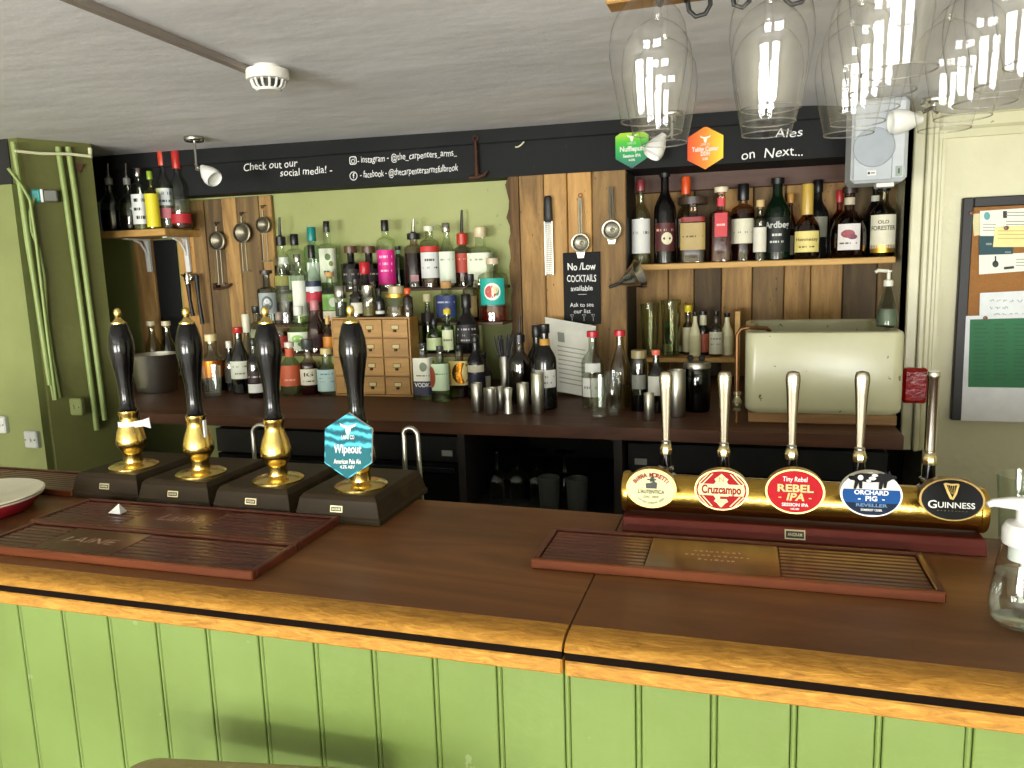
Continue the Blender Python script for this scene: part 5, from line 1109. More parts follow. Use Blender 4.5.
# ------------------------------------------------------------------ hung tools
YH = YP-.032
mm = MB(); a0 = at(548, 196, YH); a1 = at(548, 221, YH); a2 = at(548, 275, YH)
t = thing('hanging_grater', 'long fine grater with black handle hanging on the centre panel', 'grater', (a0.x, YH, a2.z)); h = a1.z-a2.z; H = a0.z-a2.z
mm.box(-.0165, .0165, -.004, -.002, 0, h, plain('#77756c', .5, .5)); mm.box(-.0165, -.0135, -.007, -.001, 0, h, STEELD); mm.box(.0135, .0165, -.007, -.001, 0, h, STEELD)
for i in range(26):
    for j in range(4): mm.box(-.011+.006*j, -.008+.006*j, -.0052, -.0038, .006+i*(h-.012)/26, .0085+i*(h-.012)/26, STEELD)
mm.build('blade', t)
mm = MB(); mm.lathe([(.012, h-.004), (.0175, h), (.017, h+(H-h)*.3), (.015, h+(H-h)*.7), (.016, H-.008), (.010, H), (.002, H+.001)], BLACKM, (0, -.006, 0), 20, sy=.55); mm.build('handle', t)
def squeezer(px, tops, cup, label, ring):
    t0, cy_, bot, r = tops; p0 = at(px, cy_, YH); ph = at(px, t0, YH); pb = at(px, bot, YH); R = r*depth(p0)/F
    t = thing('hanging_citrus_squeezer', label, 'squeezer', (p0.x, YH, p0.z))
    AL = plain('#a9a595', .35, .9)
    mm = MB(); mm.lathe([(R*1.0, .012), (R*1.05, .002), (R*1.0, -.004), (R*.86, -.003), (R*.7, .012), (R*.3, .018), (.0001, .019)][::-1], AL, (0, -.012, 0), 28, ax='y', caps=False); mm.lathe([(R*.28, 0), (R*.2, -.006), (.0001, -.009)], AL, (0, .005, 0), 16, ax='y', caps=False); mm.build('cup', t)
    mm = MB(); Ht = ph.z-p0.z
    mm.tube([(-.0045, -.006, R*.9), (-.006, -.008, Ht*.6), (-.003, -.008, Ht)], .004, AL if ring else plain('#6b6a60', .4, .8), 8); mm.tube([(.0045, -.006, R*.9), (.006, -.008, Ht*.6), (.003, -.008, Ht)], .004, AL if ring else plain('#6b6a60', .4, .8), 8)
    mm.build('handle', t)
    mm = MB(); mm.prism([(-.5*R, -R*.85), (.5*R, -R*.85), (.32*R, pb.z-p0.z), (-.32*R, pb.z-p0.z)], -.010, 0, AL); mm.build('hinge_tab', t)
    if ring:
        mm = MB(); mm.tube([(.007*cos(k_*pi/6), .004, Ht+.010+.007*sin(k_*pi/6)) for k_ in range(13)], .0016, plain('#6a3226', .5), 6); mm.build('hanging_loop', t)
squeezer(581, (198, 243, 258, 9.2), 0, 'metal citrus squeezer above the small chalkboard, hung by a brown loop', True)
squeezer(612, (187, 230, 244, 9.6), 0, 'metal citrus squeezer with dark handle at the right edge of the centre panel', False)
# small chalkboard
c0, c1 = at(563, 253, YP-.025), at(600, 254, YP-.025); c2 = at(581, 324, YP-.025)
t = thing('hanging_chalkboard', 'small black chalkboard offering no and low cocktails on centre panel', 'chalkboard', ((c0.x+c1.x)/2, YP-.03, c2.z)); w = (c1.x-c0.x)/2; H = c0.z-c2.z
mm = MB(); mm.box(-w, w, 0, .008, 0, H, BLACKB, ch=.001); mm.build('slate', t)
mm = MB()
for nm_, rows_ in (('chalk_heading', (('No /Low', .80, .10, 1.66, .02), ('COCKTAILS', .635, .10, 1.72, .01), ('available', .50, .075, 1.3, .008))), ('chalk_note', (('Ask to see', .27, .062, 1.4, 0), ('our list', .18, .062, 1.0, 0)))):
    mm = MB()
    for s, v, hh, ww, b_ in rows_: mm.text(s, hh*H*1.35, CHALK, lambda x, y: (x, -.0012, v*H+y), w=ww*w*.92, bold=b_, wob=.03)
    mm.build(nm_, t)
mm = MB(); mm.box(-.2*w, .25*w, -.0012, 0, .415*H, .42*H, CHALK)
for k_, X in enumerate((-.55, .1, .6)):
    mm.tube([(X*w-.006, -.001, .135*H), (X*w, -.001, .085*H), (X*w+.006, -.001, .135*H), (X*w-.006, -.001, .135*H)], .0007, CHALK, 4); mm.tube([(X*w, -.001, .085*H), (X*w, -.001, .045*H)], .0007, CHALK, 4)
mm.build('chalk_drawing', t)
# conical strainer hanging from the whisky shelf edge
p = at(636, 276, 2.86); t = thing('hanging_cone_strainer', 'conical steel strainer hooked below the left end of the whisky shelf', 'strainer', p)
u = Vector((at(641, 262, 2.86)-at(627, 290, 2.86))).normalized()
ax_ = Vector((.92, -.15, .38)).normalized()
def orient(P):
    s = ax_; r1 = s.cross(Vector((0, 1, 0))).normalized(); r2 = s.cross(r1); return s*P[2]+r1*P[0]+r2*P[1]
mm = MB(); mm.lathe([(.007, -.066), (.024, -.042), (.040, -.010), (.054, .014), (.058, .017), (.052, .012), (.037, -.010), (.020, -.042)], STEEL, n=28, caps=False, tf=lambda P: tuple(orient(P))); mm.build('cone', t)
mm = MB(); e = orient((0, 0, -.05)); mm.tube([e, e+Vector((-.035, -.002, -.014)), e+Vector((-.055, -.002, -.02))], .006, BLACKM, 10); mm.build('handle', t)
mm = MB(); hk = at(641, 258, 2.86)-p; mm.tube([orient((0, .035, .012)), hk+Vector((0, 0, -.012)), hk+Vector((.006, 0, 0)), hk+Vector((0, .04, .004))], .0022, STEELD, 6); mm.build('hook', t)
# three strainers on the left plank panel
YL = YW-.045
for (px, cy_, r, hk, bot, lab) in ((218, 241, 8.6, 224, 285, 'round metal strainer with twin wire legs, lowest of three on left planks'), (243, 233, 9.2, 214, 272, 'round metal strainer hanging in the middle of the left planks'), (264, 225, 7.4, 207, 262, 'round metal strainer hanging highest, at the right edge of the left planks')):
    p = at(px, cy_, YL); R = r*depth(p)/F; t = thing('hanging_strainer', lab, 'strainer', p, 'strainers on the left planks'); hz = at(px, hk, YL).z-p.z; bz = at(px, bot, YL).z-p.z
    SD = plain('#77715f', .4, .8)
    mm = MB(); mm.lathe([(R*1.08, .008), (R*1.08, -.002), (R*.94, -.004), (R*.9, .006), (R*.4, .018), (.0001, .02)][::-1], SD, n=26, ax='y', caps=False, c=(0, -.01, 0)); mm.build('mesh_bowl', t)
    mm = MB(); mm.tube([(0, -.006, R), (.002, -.006, hz-.012)], .004, SD, 8); mm.tube([(-.009, 0, hz+.006), (0, -.004, hz-.006), (.009, 0, hz+.006), (-.009, 0, hz+.006)], .0028, BLACKM, 6); mm.build('hook', t)
    mm = MB(); mm.tube([(-.010, -.004, -R), (-.012, -.004, bz*.98)], .0024, SD, 6); mm.tube([(.010, -.004, -R), (.009, -.004, bz*.98)], .0024, SD, 6); mm.box(-.022, .022, -.006, 0, bz, bz+.006, SD); mm.build('wire_legs', t)
mm = MB(); p = at(221, 287, YL); mm.tube([(-.034, .012, .010), (-.03, -.01, -.004), (.0, -.016, -.008), (.03, -.01, -.004), (.05, .012, .012)], .006, IRON, 8); mm.box(-.038, -.02, -.012, .02, -.012, .018, IRON, ch=.003)
tag(mm.build('iron_hook', loc=p), 'dark iron bracket hook below the lowest strainer on left planks', 'hook')
# lever tool on the pale upright
p = at(190, 277, 3.0); t = thing('wall_corkscrew', 'chrome lever corkscrew with two black handles on the pale upright plank', 'corkscrew', (p.x, 3.0, p.z))
mm = MB(); mm.box(-.03, .02, -.01, .02, -.018, .016, CHROME, ch=.004); mm.lathe([(.012, -.03), (.014, 0), (.012, .02)], CHROME, (-.006, -.01, 0), 16); mm.tube([(-.04, -.005, .012), (-.01, -.005, -.01), (.03, -.005, -.005)], .005, CHROME, 8); mm.build('clamp_body', t)
for dx, t_, b_ in ((-.004, 284, 316), (.045, 275, 324)):
    z0_, z1_ = at(190, t_, 3.0).z-p.z, at(190, b_, 3.0).z-p.z
    mm = MB(); mm.tube([(dx, -.012, z0_), (dx+.005, -.016, (z0_+z1_)/2), (dx+.012, -.014, z1_)], .009, BLACKM, 10, rs=[.012, .008, .010]); mm.build('lever_handle', t)
# old hammer on the beam
p = at(477, 178, YF-.02); pt = at(476, 137, YF-.02); t = thing('old_hammer', 'rusty claw hammer hanging head down on the blackboard beam', 'hammer', (p.x, YF-.02, p.z)); H = pt.z-p.z
mm = MB(); mm.tube([(0, 0, .004), (0, 0, H*.5), (-.001, 0, H*.9)], .008, IRON, 10, rs=[.010, .0075, .007]); mm.tube([(.010*cos(k_*pi/5), 0, H-.004+.010*sin(k_*pi/5)) for k_ in range(11)], .0035, IRON, 6); mm.build('shaft', t)
mm = MB(); mm.tube([(-.030, 0, .002), (-.012, 0, .002), (.010, 0, .003), (.030, 0, .010), (.045, 0, .024)], .009, IRON, 10, rs=[.011, .008, .011, .008, .003]); mm.build('head', t)
mm = MB(); p = at(521, 145, YF-.012); mm.tube([(-.022, .0, -.006), (-.010, -.01, -.008), (.004, -.012, -.002), (.014, -.006, .010)], .003, plain('#cfcab0', .4), 8); tag(mm.build('cream_hook', loc=p), 'small cream hook on the beam right of the hammer', 'hook')
# ------------------------------------------------------------------ hexagonal badges pinned on the beam
def hexbadge(px, py, wpx, hpx, cols, lines, label, capc):
    p = at(px, py, YF-.03); Z_ = depth(p); W_, H_ = wpx/2*Z_/F, hpx/2*Z_/F
    t = MB(); mt = hexmat(cols[0], cols[1], False)
    t.prism(hexagon(W_, H_), 0, .006, mt, WHITE)
    for s, v, hh, ww in lines: t.text(s, hh*H_*1.35, WHITE, lambda a_, b_: (a_, -.0012, v*H_+b_), w=ww*W_, bold=.03)
    bull(t, lambda a_, b_: (a_, -.001, .42*H_+b_), .30*W_, plain('#f2f0dc', .5)); t.text('LAINE CO', .17*H_, WHITE, lambda a_, b_: (a_, -.0012, .16*H_+b_), w=.5*W_)
    return tag(t.build('beer_badge', loc=(p.x, YF-.03+.02, p.z)), label, 'badge', 'hexagonal beer badges on the beam')
hexbadge(631, 146, 33, 42, ([(0, '#3f6a6a'), (.35, '#2e9a58'), (.62, '#4fb83c'), (1, '#d3d838')], 2), [('Nufflepuff', -.10, .24, 1.5), ('Session IPA', -.42, .15, 1.1), ('4.0%', -.62, .1, .4)], 'green hexagonal beer badge on the blackboard beam', 0)
hexbadge(705, 147, 35, 42, ([(0, '#e2502c'), (.5, '#ee8a34'), (1, '#f2d23c')], 0), [('Tubby Custer', -.06, .22, 1.5), ('DDH', -.28, .2, .5), ('5.0%', -.52, .12, .3)], 'orange and yellow hexagonal beer badge on the blackboard beam', 0)
# ------------------------------------------------------------------ speaker
p = at(852, 140, 2.66); q = at(909, 140, 2.66)
t = thing('wall_speaker', 'pale grey wall speaker with round cone at the right end of the beam', 'speaker', ((p.x+q.x)/2, 2.66, at(880, 182, 2.66).z)); H = at(880, 98, 2.66).z-at(880, 182, 2.66).z; w = (q.x-p.x)/2
SPK = plain('#b9bec0', .55); ro = .0
mm = MB(); mm.box(-w, w, 0, .17, 0, H, SPK, ch=.012); mm.build('cabinet', t)
mm = MB(); mm.box(-w+.006, w*.45, -.006, 0, .006, H-.006, plain('#aeb4b8', .6), ch=.003); mm.lathe([(w*.74, -.0065), (w*.72, -.010), (w*.68, -.011), (.0001, -.0115)], plain('#9ca3a9', .7), (-w*.22, 0, H*.42), 40, ax='y', caps=False); mm.build('grille', t)
mm = MB(); mm.box(-w*.45, -w*.12, -.013, -.011, H*.08, H*.14, WHITE); mm.box(-w*.42, -w*.34, -.0136, -.0128, H*.095, H*.125, BLACKM); mm.box(-w*.31, -w*.17, -.0136, -.0128, H*.102, H*.118, plain('#6a6a6a', .5)); mm.build('maker_plate', t)
mm = MB(); mm.box(w*.58, w*.80, -.003, 0, H*.06, H*.18, plain('#8b9a8c', .5)); mm.box(w*.66, w*.72, -.004, 0, H*.09, H*.15, plain('#39463a', .5)); mm.build('control_plate', t)
mm = MB(); mm.box(-.03, .05, .165, YF-2.66, H*.4, H*.6, BLACKM); mm.build('mounting_bracket', t); mm = MB(); mm.box(0, .05, .04, .09, -.012, 0, WHITE); mm.build('cable_cover', t)
# ------------------------------------------------------------------ ceiling things
zc_ = ceil_z(-1.2); p = atz(267, 66, zc_)
t = thing('smoke_detector', 'round white smoke detector on the ceiling at the end of grey trunking', 'smoke detector', (p.x, p.y, zc_))
mm = MB(); mm.lathe([(.034, 0), (.034, -.010), (.054, -.011), (.055, -.032), (.053, -.036), (.038, -.037)][::-1], plain('#dedcd2', .5), n=40); mm.build('base', t)
mm = MB()
for i in range(14):
    a_ = 2*pi*i/14; mm.tube([(.043*cos(a_), .043*sin(a_), -.036), (.037*cos(a_), .037*sin(a_), -.052), (.026*cos(a_), .026*sin(a_), -.058)], .0035, WHITE, 6)
mm.lathe([(.030, -.063), (.033, -.060), (.033, -.057), (.028, -.055)], WHITE, n=30); mm.lathe([(.032, -.055), (.032, -.036)], plain('#3a3a38', .6), n=24); mm.build('sensor_cage', t)
A, B_ = atz(250, 68, zc_), atz(60, -10, zc_); d = (B_-A); L_ = d.length; d.normalize(); sd = Vector((-d.y, d.x, 0))
mm = MB(); b = len(mm.v)
for s in (0, L_):
    for u, v in ((-.012, 0), (-.011, -.014), (.011, -.014), (.012, 0)): mm.v.append(tuple(A+d*s+sd*u+Vector((0, 0, v-.0003))))
for i in range(4): k_ = (i+1) % 4; mm.face((b+i, b+k_, b+4+k_, b+4+i), plain('#8d847c', .6))
mm.face((b+3, b+2, b+1, b), plain('#8d847c', .6)); mm.face((b+4, b+5, b+6, b+7), plain('#8d847c', .6))
tag(mm.build('cable_trunking'), 'grey cable trunking running across the ceiling to the smoke detector', 'trunking')
def lamp(px, py, sx, sy, zoff, label, bpx, bpy, tilt):
    """spot: ceiling rose at bpx,bpy; shade centre sx,sy"""
    zz = ceil_z(atz(bpx, bpy, ZC).x); p = atz(bpx, bpy, zz); t = thing('ceiling_spotlight', label, 'lamp', p, 'ceiling spotlights')
    mm = MB(); mm.lathe([(.038, 0), (.039, -.004), (.038, -.014), (.034, -.018), (.001, -.018)][::-1], STEEL, n=32); mm.build('ceiling_rose', t)
    c = at(sx, sy, p.y)-p; st = Vector((0, 0, c.z+.035))
    mm = MB(); mm.tube([(0, 0, -.016), st], .0055, CHROME, 10); mm.tube([st+Vector((-.006, 0, .006)), st, st+Vector((.0, -.004, -.014)), st+Vector((.010, 0, -.018))], .005, CHROME, 8); mm.tube([st, st+(c-st)*.4], .006, CHROME, 8); mm.build('stem', t)
    dr = Vector(tilt).normalized(); r1 = dr.cross(Vector((0, 1, .1))).normalized(); r2 = dr.cross(r1)
    tf = lambda P: tuple(c+dr*P[2]+r1*P[0]+r2*P[1])
    mm = MB(); mm.lathe([(.012, -.048), (.014, -.04), (.020, -.03), (.031, -.005), (.036, .018), (.035, .032), (.031, .040), (.0305, .038), (.033, .025), (.0001, .022)], plain('#e9e9e2', .3), n=32, caps=False, tf=tf); mm.build('glass_shade', t)
lamp(0, 0, 209, 174, 0, 'white shaded chrome spotlight hanging left, before the blackboard beam', 194, 137, (.75, -.2, -.6))
lamp(0, 0, 657, 146, 0, 'white shaded spotlight between the two hexagonal badges', 672, 112, (-.45, -.35, -.8))
lamp(0, 0, 905, 121, 0, 'white shaded spotlight in front of the cream door frame', 935, 98, (-1, -.2, -.05))
# ------------------------------------------------------------------ wine glasses and their hanging rack
GW_ = glass('#fefefe', .35, .28, 1.0, 8.0, .05); GRIM = glass('#fefefe', .5, .6, 1.0, 2.0, .25)
def wine(px, py, lab, zr=1.72, row=''):
    p = Vector((px, py, zr)); t = thing('hanging_wine_glass', lab, 'glass', (p.x, p.y, zr), 'hanging wine glasses')
    mm = MB(); pr = [(.0268, 0), (.0290, .010), (.0325, .028), (.0362, .048), (.0380, .062), (.0378, .075), (.0355, .089), (.0305, .100), (.0225, .109), (.013, .115), (.0058, .119)]
    mm.lathe(pr, GW_, n=44, caps=False)
    mm.lathe([(.0268+.0008*cos(a_), .0008*sin(a_)) for a_ in [2*pi*i/8 for i in range(9)]], GRIM, n=44, caps=False)
    mm.build('bowl', t)
    mm = MB(); mm.lathe([(.001, .116), (.0062, .119), (.0042, .127), (.0038, .182), (.006, .189), (.014, .1935), (.033, .1965), (.0345, .198), (.033, .199), (.001, .201)], GW_, n=36); mm.build('stem', t)
    return t
XR_ = [-.096, .019, .110, .213]
for (i_, dx, Yw, lab) in ((0, 0, .80, 'nearest hanging wine glass over the green hexagonal badge'), (0, 0, .8785, 'second hanging wine glass over the green hexagonal badge'), (0, 0, .957, 'rearmost hanging wine glass between the two hexagonal badges'),
    (1, 0, .79, 'nearest hanging wine glass in front of the word Next'), (1, 0, .868, 'middle hanging wine glass in front of the word Next'), (1, 0, .946, 'rearmost hanging wine glass in front of the word Next'),
    (2, 0, .68, 'nearest hanging wine glass in the row over the grey speaker'), (2, 0, .758, 'second hanging wine glass in the row over the grey speaker'), (2, 0, .836, 'third hanging wine glass in the row over the grey speaker'), (2, 0, .914, 'fourth hanging wine glass in the row over the grey speaker'), (2, 0, .992, 'rearmost hanging wine glass in the row over the grey speaker'),
    (3, 0, .70, 'nearest hanging wine glass in the row over the cream wall'), (3, 0, .778, 'second hanging wine glass in the row over the cream wall'), (3, 0, .856, 'third hanging wine glass in the row over the cream wall'), (3, 0, .934, 'fourth hanging wine glass in the row over the cream wall'), (3, 0, 1.012, 'rearmost hanging wine glass in the row over the cream wall')):
    wine(XR_[i_]+dx, Yw, lab)
zr_ = 1.72+.1885
r = thing('hanging_glass_rack', 'wooden hanging glass rack with black wire runners above the bar', 'glass rack', (.06, .85, zr_)); rl = Vector(r.location)
xs_ = XR_
RWOOD = wood('#8a6030', '#c09858', axis='x', scale=6, rough=.6)
for Yk in (.62, 1.10):
    mm = MB(); mm.box(xs_[0]-.09-rl.x, xs_[3]+.09-rl.x, Yk-.02-rl.y, Yk+.02-rl.y, .016, .038, RWOOD, ch=.002); mm.build('rail', r)
    for X in (xs_[0]-.08, xs_[3]+.08):
        mm = MB(); mm.tube([(X-rl.x, Yk-rl.y, .038), (X-rl.x, Yk-rl.y, ZC-zr_-.001)], .004, BLACKM, 8); mm.build('hanging_rod', r)
for X in [x_+o_ for x_ in xs_ for o_ in (-.017, .017)]:
    mm = MB(); k_ = X-rl.x
    mm.tube([(k_, .62-rl.y, .014), (k_, .59-rl.y, .010), (k_, .595-rl.y, .0), (k_, .62-rl.y, .0), (k_, 1.06-rl.y, .0), (k_, 1.078-rl.y, .005), (k_, 1.092-rl.y, .0165)], .003, BLACKM, 8); mm.build('wire_runner', r)
for X0, X1 in zip(xs_, xs_[1:]):
    mm = MB(); u0, u1 = X0+.017-rl.x, X1-.017-rl.x; yq = 1.06-rl.y
    mm.tube([(u0, yq, .012), (u0+.004, yq, -.012), (u0+.012, yq, -.02), (u0+.024, yq, -.018), (u0+.03, yq, -.008), (u0+.03, yq, .014)], .003, BLACKM, 8); mm.tube([(u1, yq, .012), (u1-.004, yq, -.010), (u1-.012, yq, -.016), (u1-.022, yq, -.012), (u1-.026, yq, .014)], .003, BLACKM, 8); mm.build('wire_hook', r)
# ------------------------------------------------------------------ notice board
yn = YF-.02; a, b = at(963, 198, yn), at(956, 420, yn)
t = thing('notice_board', 'black framed cork notice board on the cream wall', 'notice board', (a.x, yn, b.z)); H = a.z-b.z; Wn = .62
mm = MB(); mm.box(.03, Wn-.03, .006, .018, .03, H-.03, plain('#9a6a38', .9, bump=.5, bscale=220)); mm.build('cork', t)
mm = MB()
mm.box(0, .032, -.006, .019, 0, H, BLACKM, ch=.003); mm.box(Wn-.032, Wn, -.006, .019, 0, H, BLACKM, ch=.003); mm.box(.032, Wn-.032, -.006, .019, H-.032, H, BLACKM, ch=.003); mm.box(.032, Wn-.032, -.006, .019, 0, .032, BLACKM, ch=.003); mm.build('frame', t)
def sheet(nm, label, quad, mat, off, extra=None, cat='paper'):
    mm = MB(); P = [at(px, py, yn-off) for px, py in quad]
    mm.poly([P[3], P[2], P[1], P[0]], mat); mm.poly([p_+Vector((0, .0008, 0)) for p_ in P], mat)
    if extra: extra(mm, lambda px, py: at(px, py, yn-off-.0008), off)
    return tag(mm.build(nm), label, cat, None)
def lines(mm, g, x0, x1, ys_, mat, h=.9):
    for y in ys_: mm.poly([g(x0, y+h), g(x1, y+h), g(x1, y), g(x0, y)], mat)
INK = plain('#8c9490', .9)
sheet('note', 'small cream note tucked behind the white letter, top left of the cork', [(972, 214), (985, 213), (986, 234), (974, 236)], plain('#d8d0a0', .8), -.004)
def ex1(mm, g, o):
    n = 16; mm.poly([g(987+3.2*cos(-2*pi*i/n), 216+4*sin(-2*pi*i/n)) for i in range(n)][::-1], plain('#6aa8a8', .8)); lines(mm, g, 983, 996, (224, 227, 230), INK, .7); lines(mm, g, 1006, 1030, (212, 215, 221, 224), INK, .8)
    mm.poly([g(1003, 218), g(1007, 218), g(1007, 211), g(1003, 211)], BLACKM)
sheet('letter', 'white headed letter pinned at the top of the cork board', [(980, 211), (996, 210), (1040, 207), (1040, 238), (980, 240)][0:1]+[(1040, 207), (1040, 240), (980, 240)], PAPER, .000, ex1)
def ex2(mm, g, o): lines(mm, g, 986, 992, (243,), INK, 2); lines(mm, g, 1005, 1011, (251.5,), INK, 1.2)
sheet('card', 'dark teal card below the white letter on the cork board', [(979, 236), (1013, 236), (1013, 254), (979, 255)], plain('#12414a', .6), .002, ex2)
def ex3(mm, g, o):
    n = 14; mm.poly([g(995.5+3.2*cos(2*pi*i/n), 264+3.4*sin(2*pi*i/n)) for i in range(n)][::1], plain('#3a403c', .8)); mm.poly([g(994.8, 262), g(996.2, 262), g(996.2, 256), g(994.8, 256)], BLACKM)
    mm.poly([g(1004, 269.5), g(1014, 268.5), g(1014, 266), g(1004, 267)], plain('#3a3f40', .8)); lines(mm, g, 1016, 1030, (259, 262, 265), INK, .7)
sheet('letter', 'white letter with round grey crest below the teal card', [(979, 255), (1040, 252), (1040, 270), (979, 274.5)], PAPER, .001, ex3)
def ex4(mm, g, o): lines(mm, g, 998, 1030, (230.5, 234, 238), plain('#b8ac5c', .8), .7)
sheet('note', 'pale yellow note overlapping the white letter on the cork board', [(995, 227), (1040, 224.5), (1040, 247), (993, 247)], plain('#e6dc9a', .8), .003, ex4)
def ex5(mm, g, o):
    rq = random.Random(4)
    for y, x0_, x1_ in ((301, 990, 1030), (308, 990, 1004), (314.5, 994, 1022)):
        x = x0_
        while x < x1_:
            n_ = rq.randint(5, 9); mm.tube([g(x+k_*.75, y+rq.uniform(-1.6, 1.2)) for k_ in range(n_)], .0007, plain('#7c8a9c', .8), 4); x += n_*.75+1.8
sheet('note', 'white handwritten note above the green poster', [(980, 293), (1040, 290), (1040, 330), (979, 330)], plain('#dfe4e4', .8), .001, ex5)
def ex6(mm, g, o):
    mm.poly([g(968, 387), g(1040, 388), g(1040, 317.5), g(970, 319.5)], plain('#14673a', .6))
    g2 = lambda px, py: at(px, py, yn-o-.0014)
    for k_ in range(14):
        y = 324+k_*4.2
        for x0_, x1_ in ((974, 984), (994, 1004), (1014, 1026)): mm.poly([g2(x0_, y+.9), g2(x1_+(k_*7 % 5), y+.9), g2(x1_+(k_*7 % 5), y), g2(x0_, y)], plain('#0f5230', .6))
sheet('hanging_poster', 'white bordered poster with dark green list panel, lowest on notice board', [(966, 316), (1040, 313.5), (1040, 422.5), (961, 420.5)], plain('#dfe1e4', .7), .008, ex6, 'poster')
for px, py, lab in ((971, 213, 'brown pin at top left corner of the cork board'), (1006, 228, 'brown pin through the yellow note'), (985, 318, 'brown pin at the top edge of the green poster')):
    mm = MB(); mm.lathe([(.001, -.010), (.006, -.009), (.007, -.005), (.004, -.002), (.004, 0)], plain('#6a4426', .4), n=14, ax='y'); tag(mm.build('drawing_pin', loc=at(px, py, yn-.0045)), lab, 'pin', 'drawing pins on the notice board')
# ------------------------------------------------------------------ pipes, boxes and sockets on the left
PIPE = plain('#8a9c58', .45)
def pipe(label, px0, py0, px1, py1, Y, r, wob=0, name='wall_pipe', mat=None, pts=None):
    a_, b_ = at(px0, py0, Y), at(px1, py1, Y); mm = MB()
    if pts: P = [at(*q, Y) for q in pts]
    else: P = [a_.lerp(b_, i/8)+Vector((wob*sin(i*1.9), 0, 0)) for i in range(9)]
    mm.tube(P, r, mat or PIPE, 10); return tag(mm.build(name), label, 'pipe')
def cpipe(label, pts, r, off=.014, name='wall_pipe', mat=None, cat='pipe'):
    mm = MB(); P = [at(x, y, colY(x-(y-145)*.115)-off) for x, y in pts]
    mm.tube(P, r, mat or PIPE, 10); return tag(mm.build(name), label, cat)
cpipe('green painted conduit, left one of the pair down the middle of the column', [(58, 147), (66, 200), (80, 300), (97, 430)], .011)
cpipe('green painted conduit, right one of the pair on the column', [(68, 147), (76, 200), (89, 300), (105, 420)], .011)
cpipe('green conduit rising to the ceiling along the left column edge', [(13, 142), (22, 200), (37, 300), (50, 385)], .010)
cpipe('thin sagging green cable left of the junction box', [(8, 168), (22, 186), (30, 200), (36, 240), (42, 290), (48, 340), (56, 400)], .006, .02, 'wall_cable', None, 'cable')
cpipe('thin wavy green cable hanging below the junction box', [(34, 198), (30, 212), (31, 230), (39, 250), (44, 275), (47, 320), (52, 355), (60, 398)], .006, .014, 'wall_cable', None, 'cable')
cpipe('thin straight green cable beside the wavy one on the column', [(18, 180), (26, 240), (36, 300), (45, 350), (54, 400)], .006, .012, 'wall_cable', None, 'cable')
cpipe('cream cable running level under the ceiling across the green column', [(15, 151), (40, 153.5), (70, 154), (91, 156.5)], .006, .034, 'wall_cable', plain('#cfd0a8', .5), 'cable')
cpipe('cream cable end turning up at the column corner', [(90, 148), (90.5, 158)], .008, .016, 'wall_cable', plain('#cfd0a8', .5), 'cable')
ca = math.atan2(CP[1][1]-CP[0][1], CP[1][0]-CP[0][0])
Yj = colY(46-5)-.002; p = at(46, 196, Yj); t = thing('junction_box', 'small junction box, half turquoise and half grey, on the green column', 'junction box', p, rz=ca*.6)
mm = MB(); mm.box(-.005, .045, -.024, .03, -.024, .022, plain('#5a5a50', .5), ch=.004); mm.build('grey_body', t); mm = MB(); mm.box(-.048, -.014, -.026, .03, -.026, .024, plain('#2ba3a0', .4), ch=.006); mm.box(-.014, -.005, -.026, .03, -.026, .024, WHITE); mm.build('turquoise_cover', t)
Yq = colY(79-3)-.008; c = at(79, 168, Yq); mm = MB(); mm.prism([(-.018, .018), (0, -.02), (.02, .018)], 0, .002, plain('#4a2a16', .6), tf=lambda P_: (P_[0]*cos(ca*.95), P_[1]+P_[0]*sin(ca*.95), P_[2])); tag(mm.build('brown_triangle', loc=c), 'small brown triangle stuck on the green column near the ceiling', 'sticker')
def plate(px, py, w_, h_, Y, label, name, mat, dots=True):
    p = at(px, py, Y); t = thing(name, label, 'socket' if 'socket' in name else 'switch', (p.x, Y, p.z))
    mm = MB(); mm.box(-w_, w_, 0, .024, -h_, h_, mat, ch=.005); mm.build('plate', t)
    mm = MB(); mm.box(-w_*.2, w_*.2, -.004, 0, -h_*.25, h_*.25, mat, ch=.002)
    if dots:
        for s in (-.7, .7): mm.lathe([(.004, 0), (.003, -.002)], STEEL, (s*w_, 0, 0), 10, ax='y')
    mm.build('switch_rocker', t)
plate(73, 407, .042, .036, colY(73-30)-.012, 'green painted fuse switch box at the foot of the conduits', 'fuse_switch', GREEND)
plate(30, 440, .034, .036, 2.35, 'white wall switch low on the left green wall', 'wall_switch', plain('#b8bab4', .5))
plate(-1, 425, .03, .036, 2.35, 'white wall socket cut off by the left edge of the picture', 'wall_socket', plain('#d3d5ce', .5))
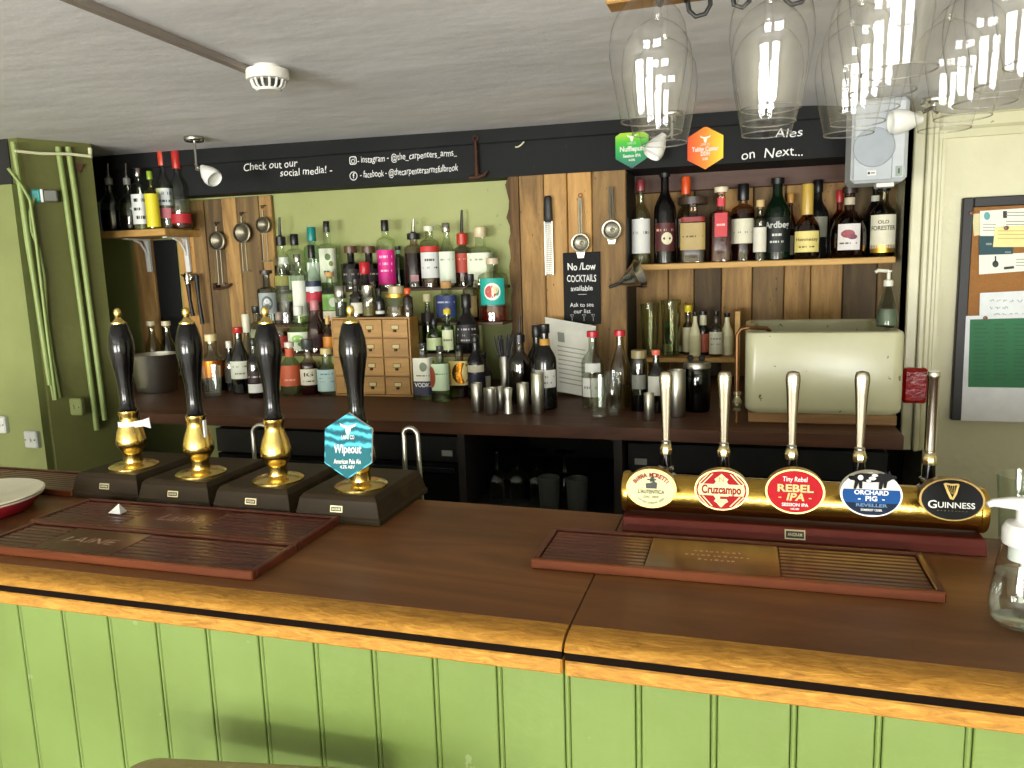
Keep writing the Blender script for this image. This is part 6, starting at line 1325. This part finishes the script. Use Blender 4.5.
# ------------------------------------------------------------------ padded stool in front of the bar
t = thing('bar_stool', 'beige padded bar stool pulled up to the green bar front', 'stool', (-.635, .765, 0), rz=.17)
zs_ = at(245, 761, .835).z+.010
mm = MB(); LTH = plain('#9c8d6a', .55, bump=.15, bscale=120)
lv = [(.0, -.055), (0, -.018), (.006, -.006), (.018, 0)]; rings = []
for ins, z in lv:
    rg = rrect(-.19+ins, .19-ins, -.24+ins, .073-ins, .04, 6); rings.append(len(mm.v)); mm.v += [(x, y, zs_+z) for x, y in rg]
n = len(rg)
for A, B_ in zip(rings, rings[1:]):
    for i in range(n): k_ = (i+1) % n; mm.face((A+i, A+k_, B_+k_, B_+i), LTH, True)
mm.face([rings[-1]+i for i in range(n)], LTH); mm.face([rings[0]+i for i in range(n)][::-1], LTH); mm.build('seat', t)
for sx in (-1, 1):
    for y in (-.2, .045):
        mm = MB(); mm.tube([(sx*.15, y, zs_-.055), (sx*.17, y*1.0, 0)], .016, wood('#3a2413', '#5d3c22', axis='z'), 10); mm.build('leg', t)
mm = MB(); mm.tube([(-.165, -.2, .25), (.165, -.2, .25), (.165, .045, .25), (-.165, .045, .25), (-.165, -.2, .25)], .010, STEELD, 8); mm.build('foot_rail', t)
# ------------------------------------------------------------------ light
def area(name, loc, sx, sy, power, target, col=(1, 1, 1), spread=180):
    l = bpy.data.lights.new(name, 'AREA'); l.shape = 'RECTANGLE'; l.size = sx; l.size_y = sy; l.energy = power; l.color = col; l.spread = radians(spread)
    o = bpy.data.objects.new(name, l); COL.objects.link(o); o.location = loc
    d = Vector(target)-Vector(loc); o.rotation_euler = d.to_track_quat('-Z', 'Y').to_euler(); return o
for (a, b, c, d), pw_, tx in ((wins[0], 580, 1.0), (wins[1], 470, -.8)):
    m_ = ((a+b)/2, WY-.13, (c+d)/2)
    area('window_light', m_, b-a, d-c, pw_, (m_[0]+tx, m_[1]+4, m_[2]+2.9), (1, .995, .97))
w = bpy.data.worlds.new('world'); SC.world = w; w.use_nodes = True
w.node_tree.nodes['Background'].inputs[0].default_value = (.8, .9, 1, 1); w.node_tree.nodes['Background'].inputs[1].default_value = .3
vs = SC.view_settings; vs.view_transform = 'Standard'; vs.look = 'None'; vs.exposure = -.16; vs.gamma = 1; vs.use_curve_mapping = False
SC.cycles.max_bounces = 24; SC.cycles.transparent_max_bounces = 96; SC.cycles.transmission_bounces = 24; SC.cycles.glossy_bounces = 6; SC.cycles.diffuse_bounces = 5
SC.cycles.caustics_reflective = False; SC.cycles.caustics_refractive = False; SC.cycles.sample_clamp_indirect = 4
SC.cycles.use_denoising = True
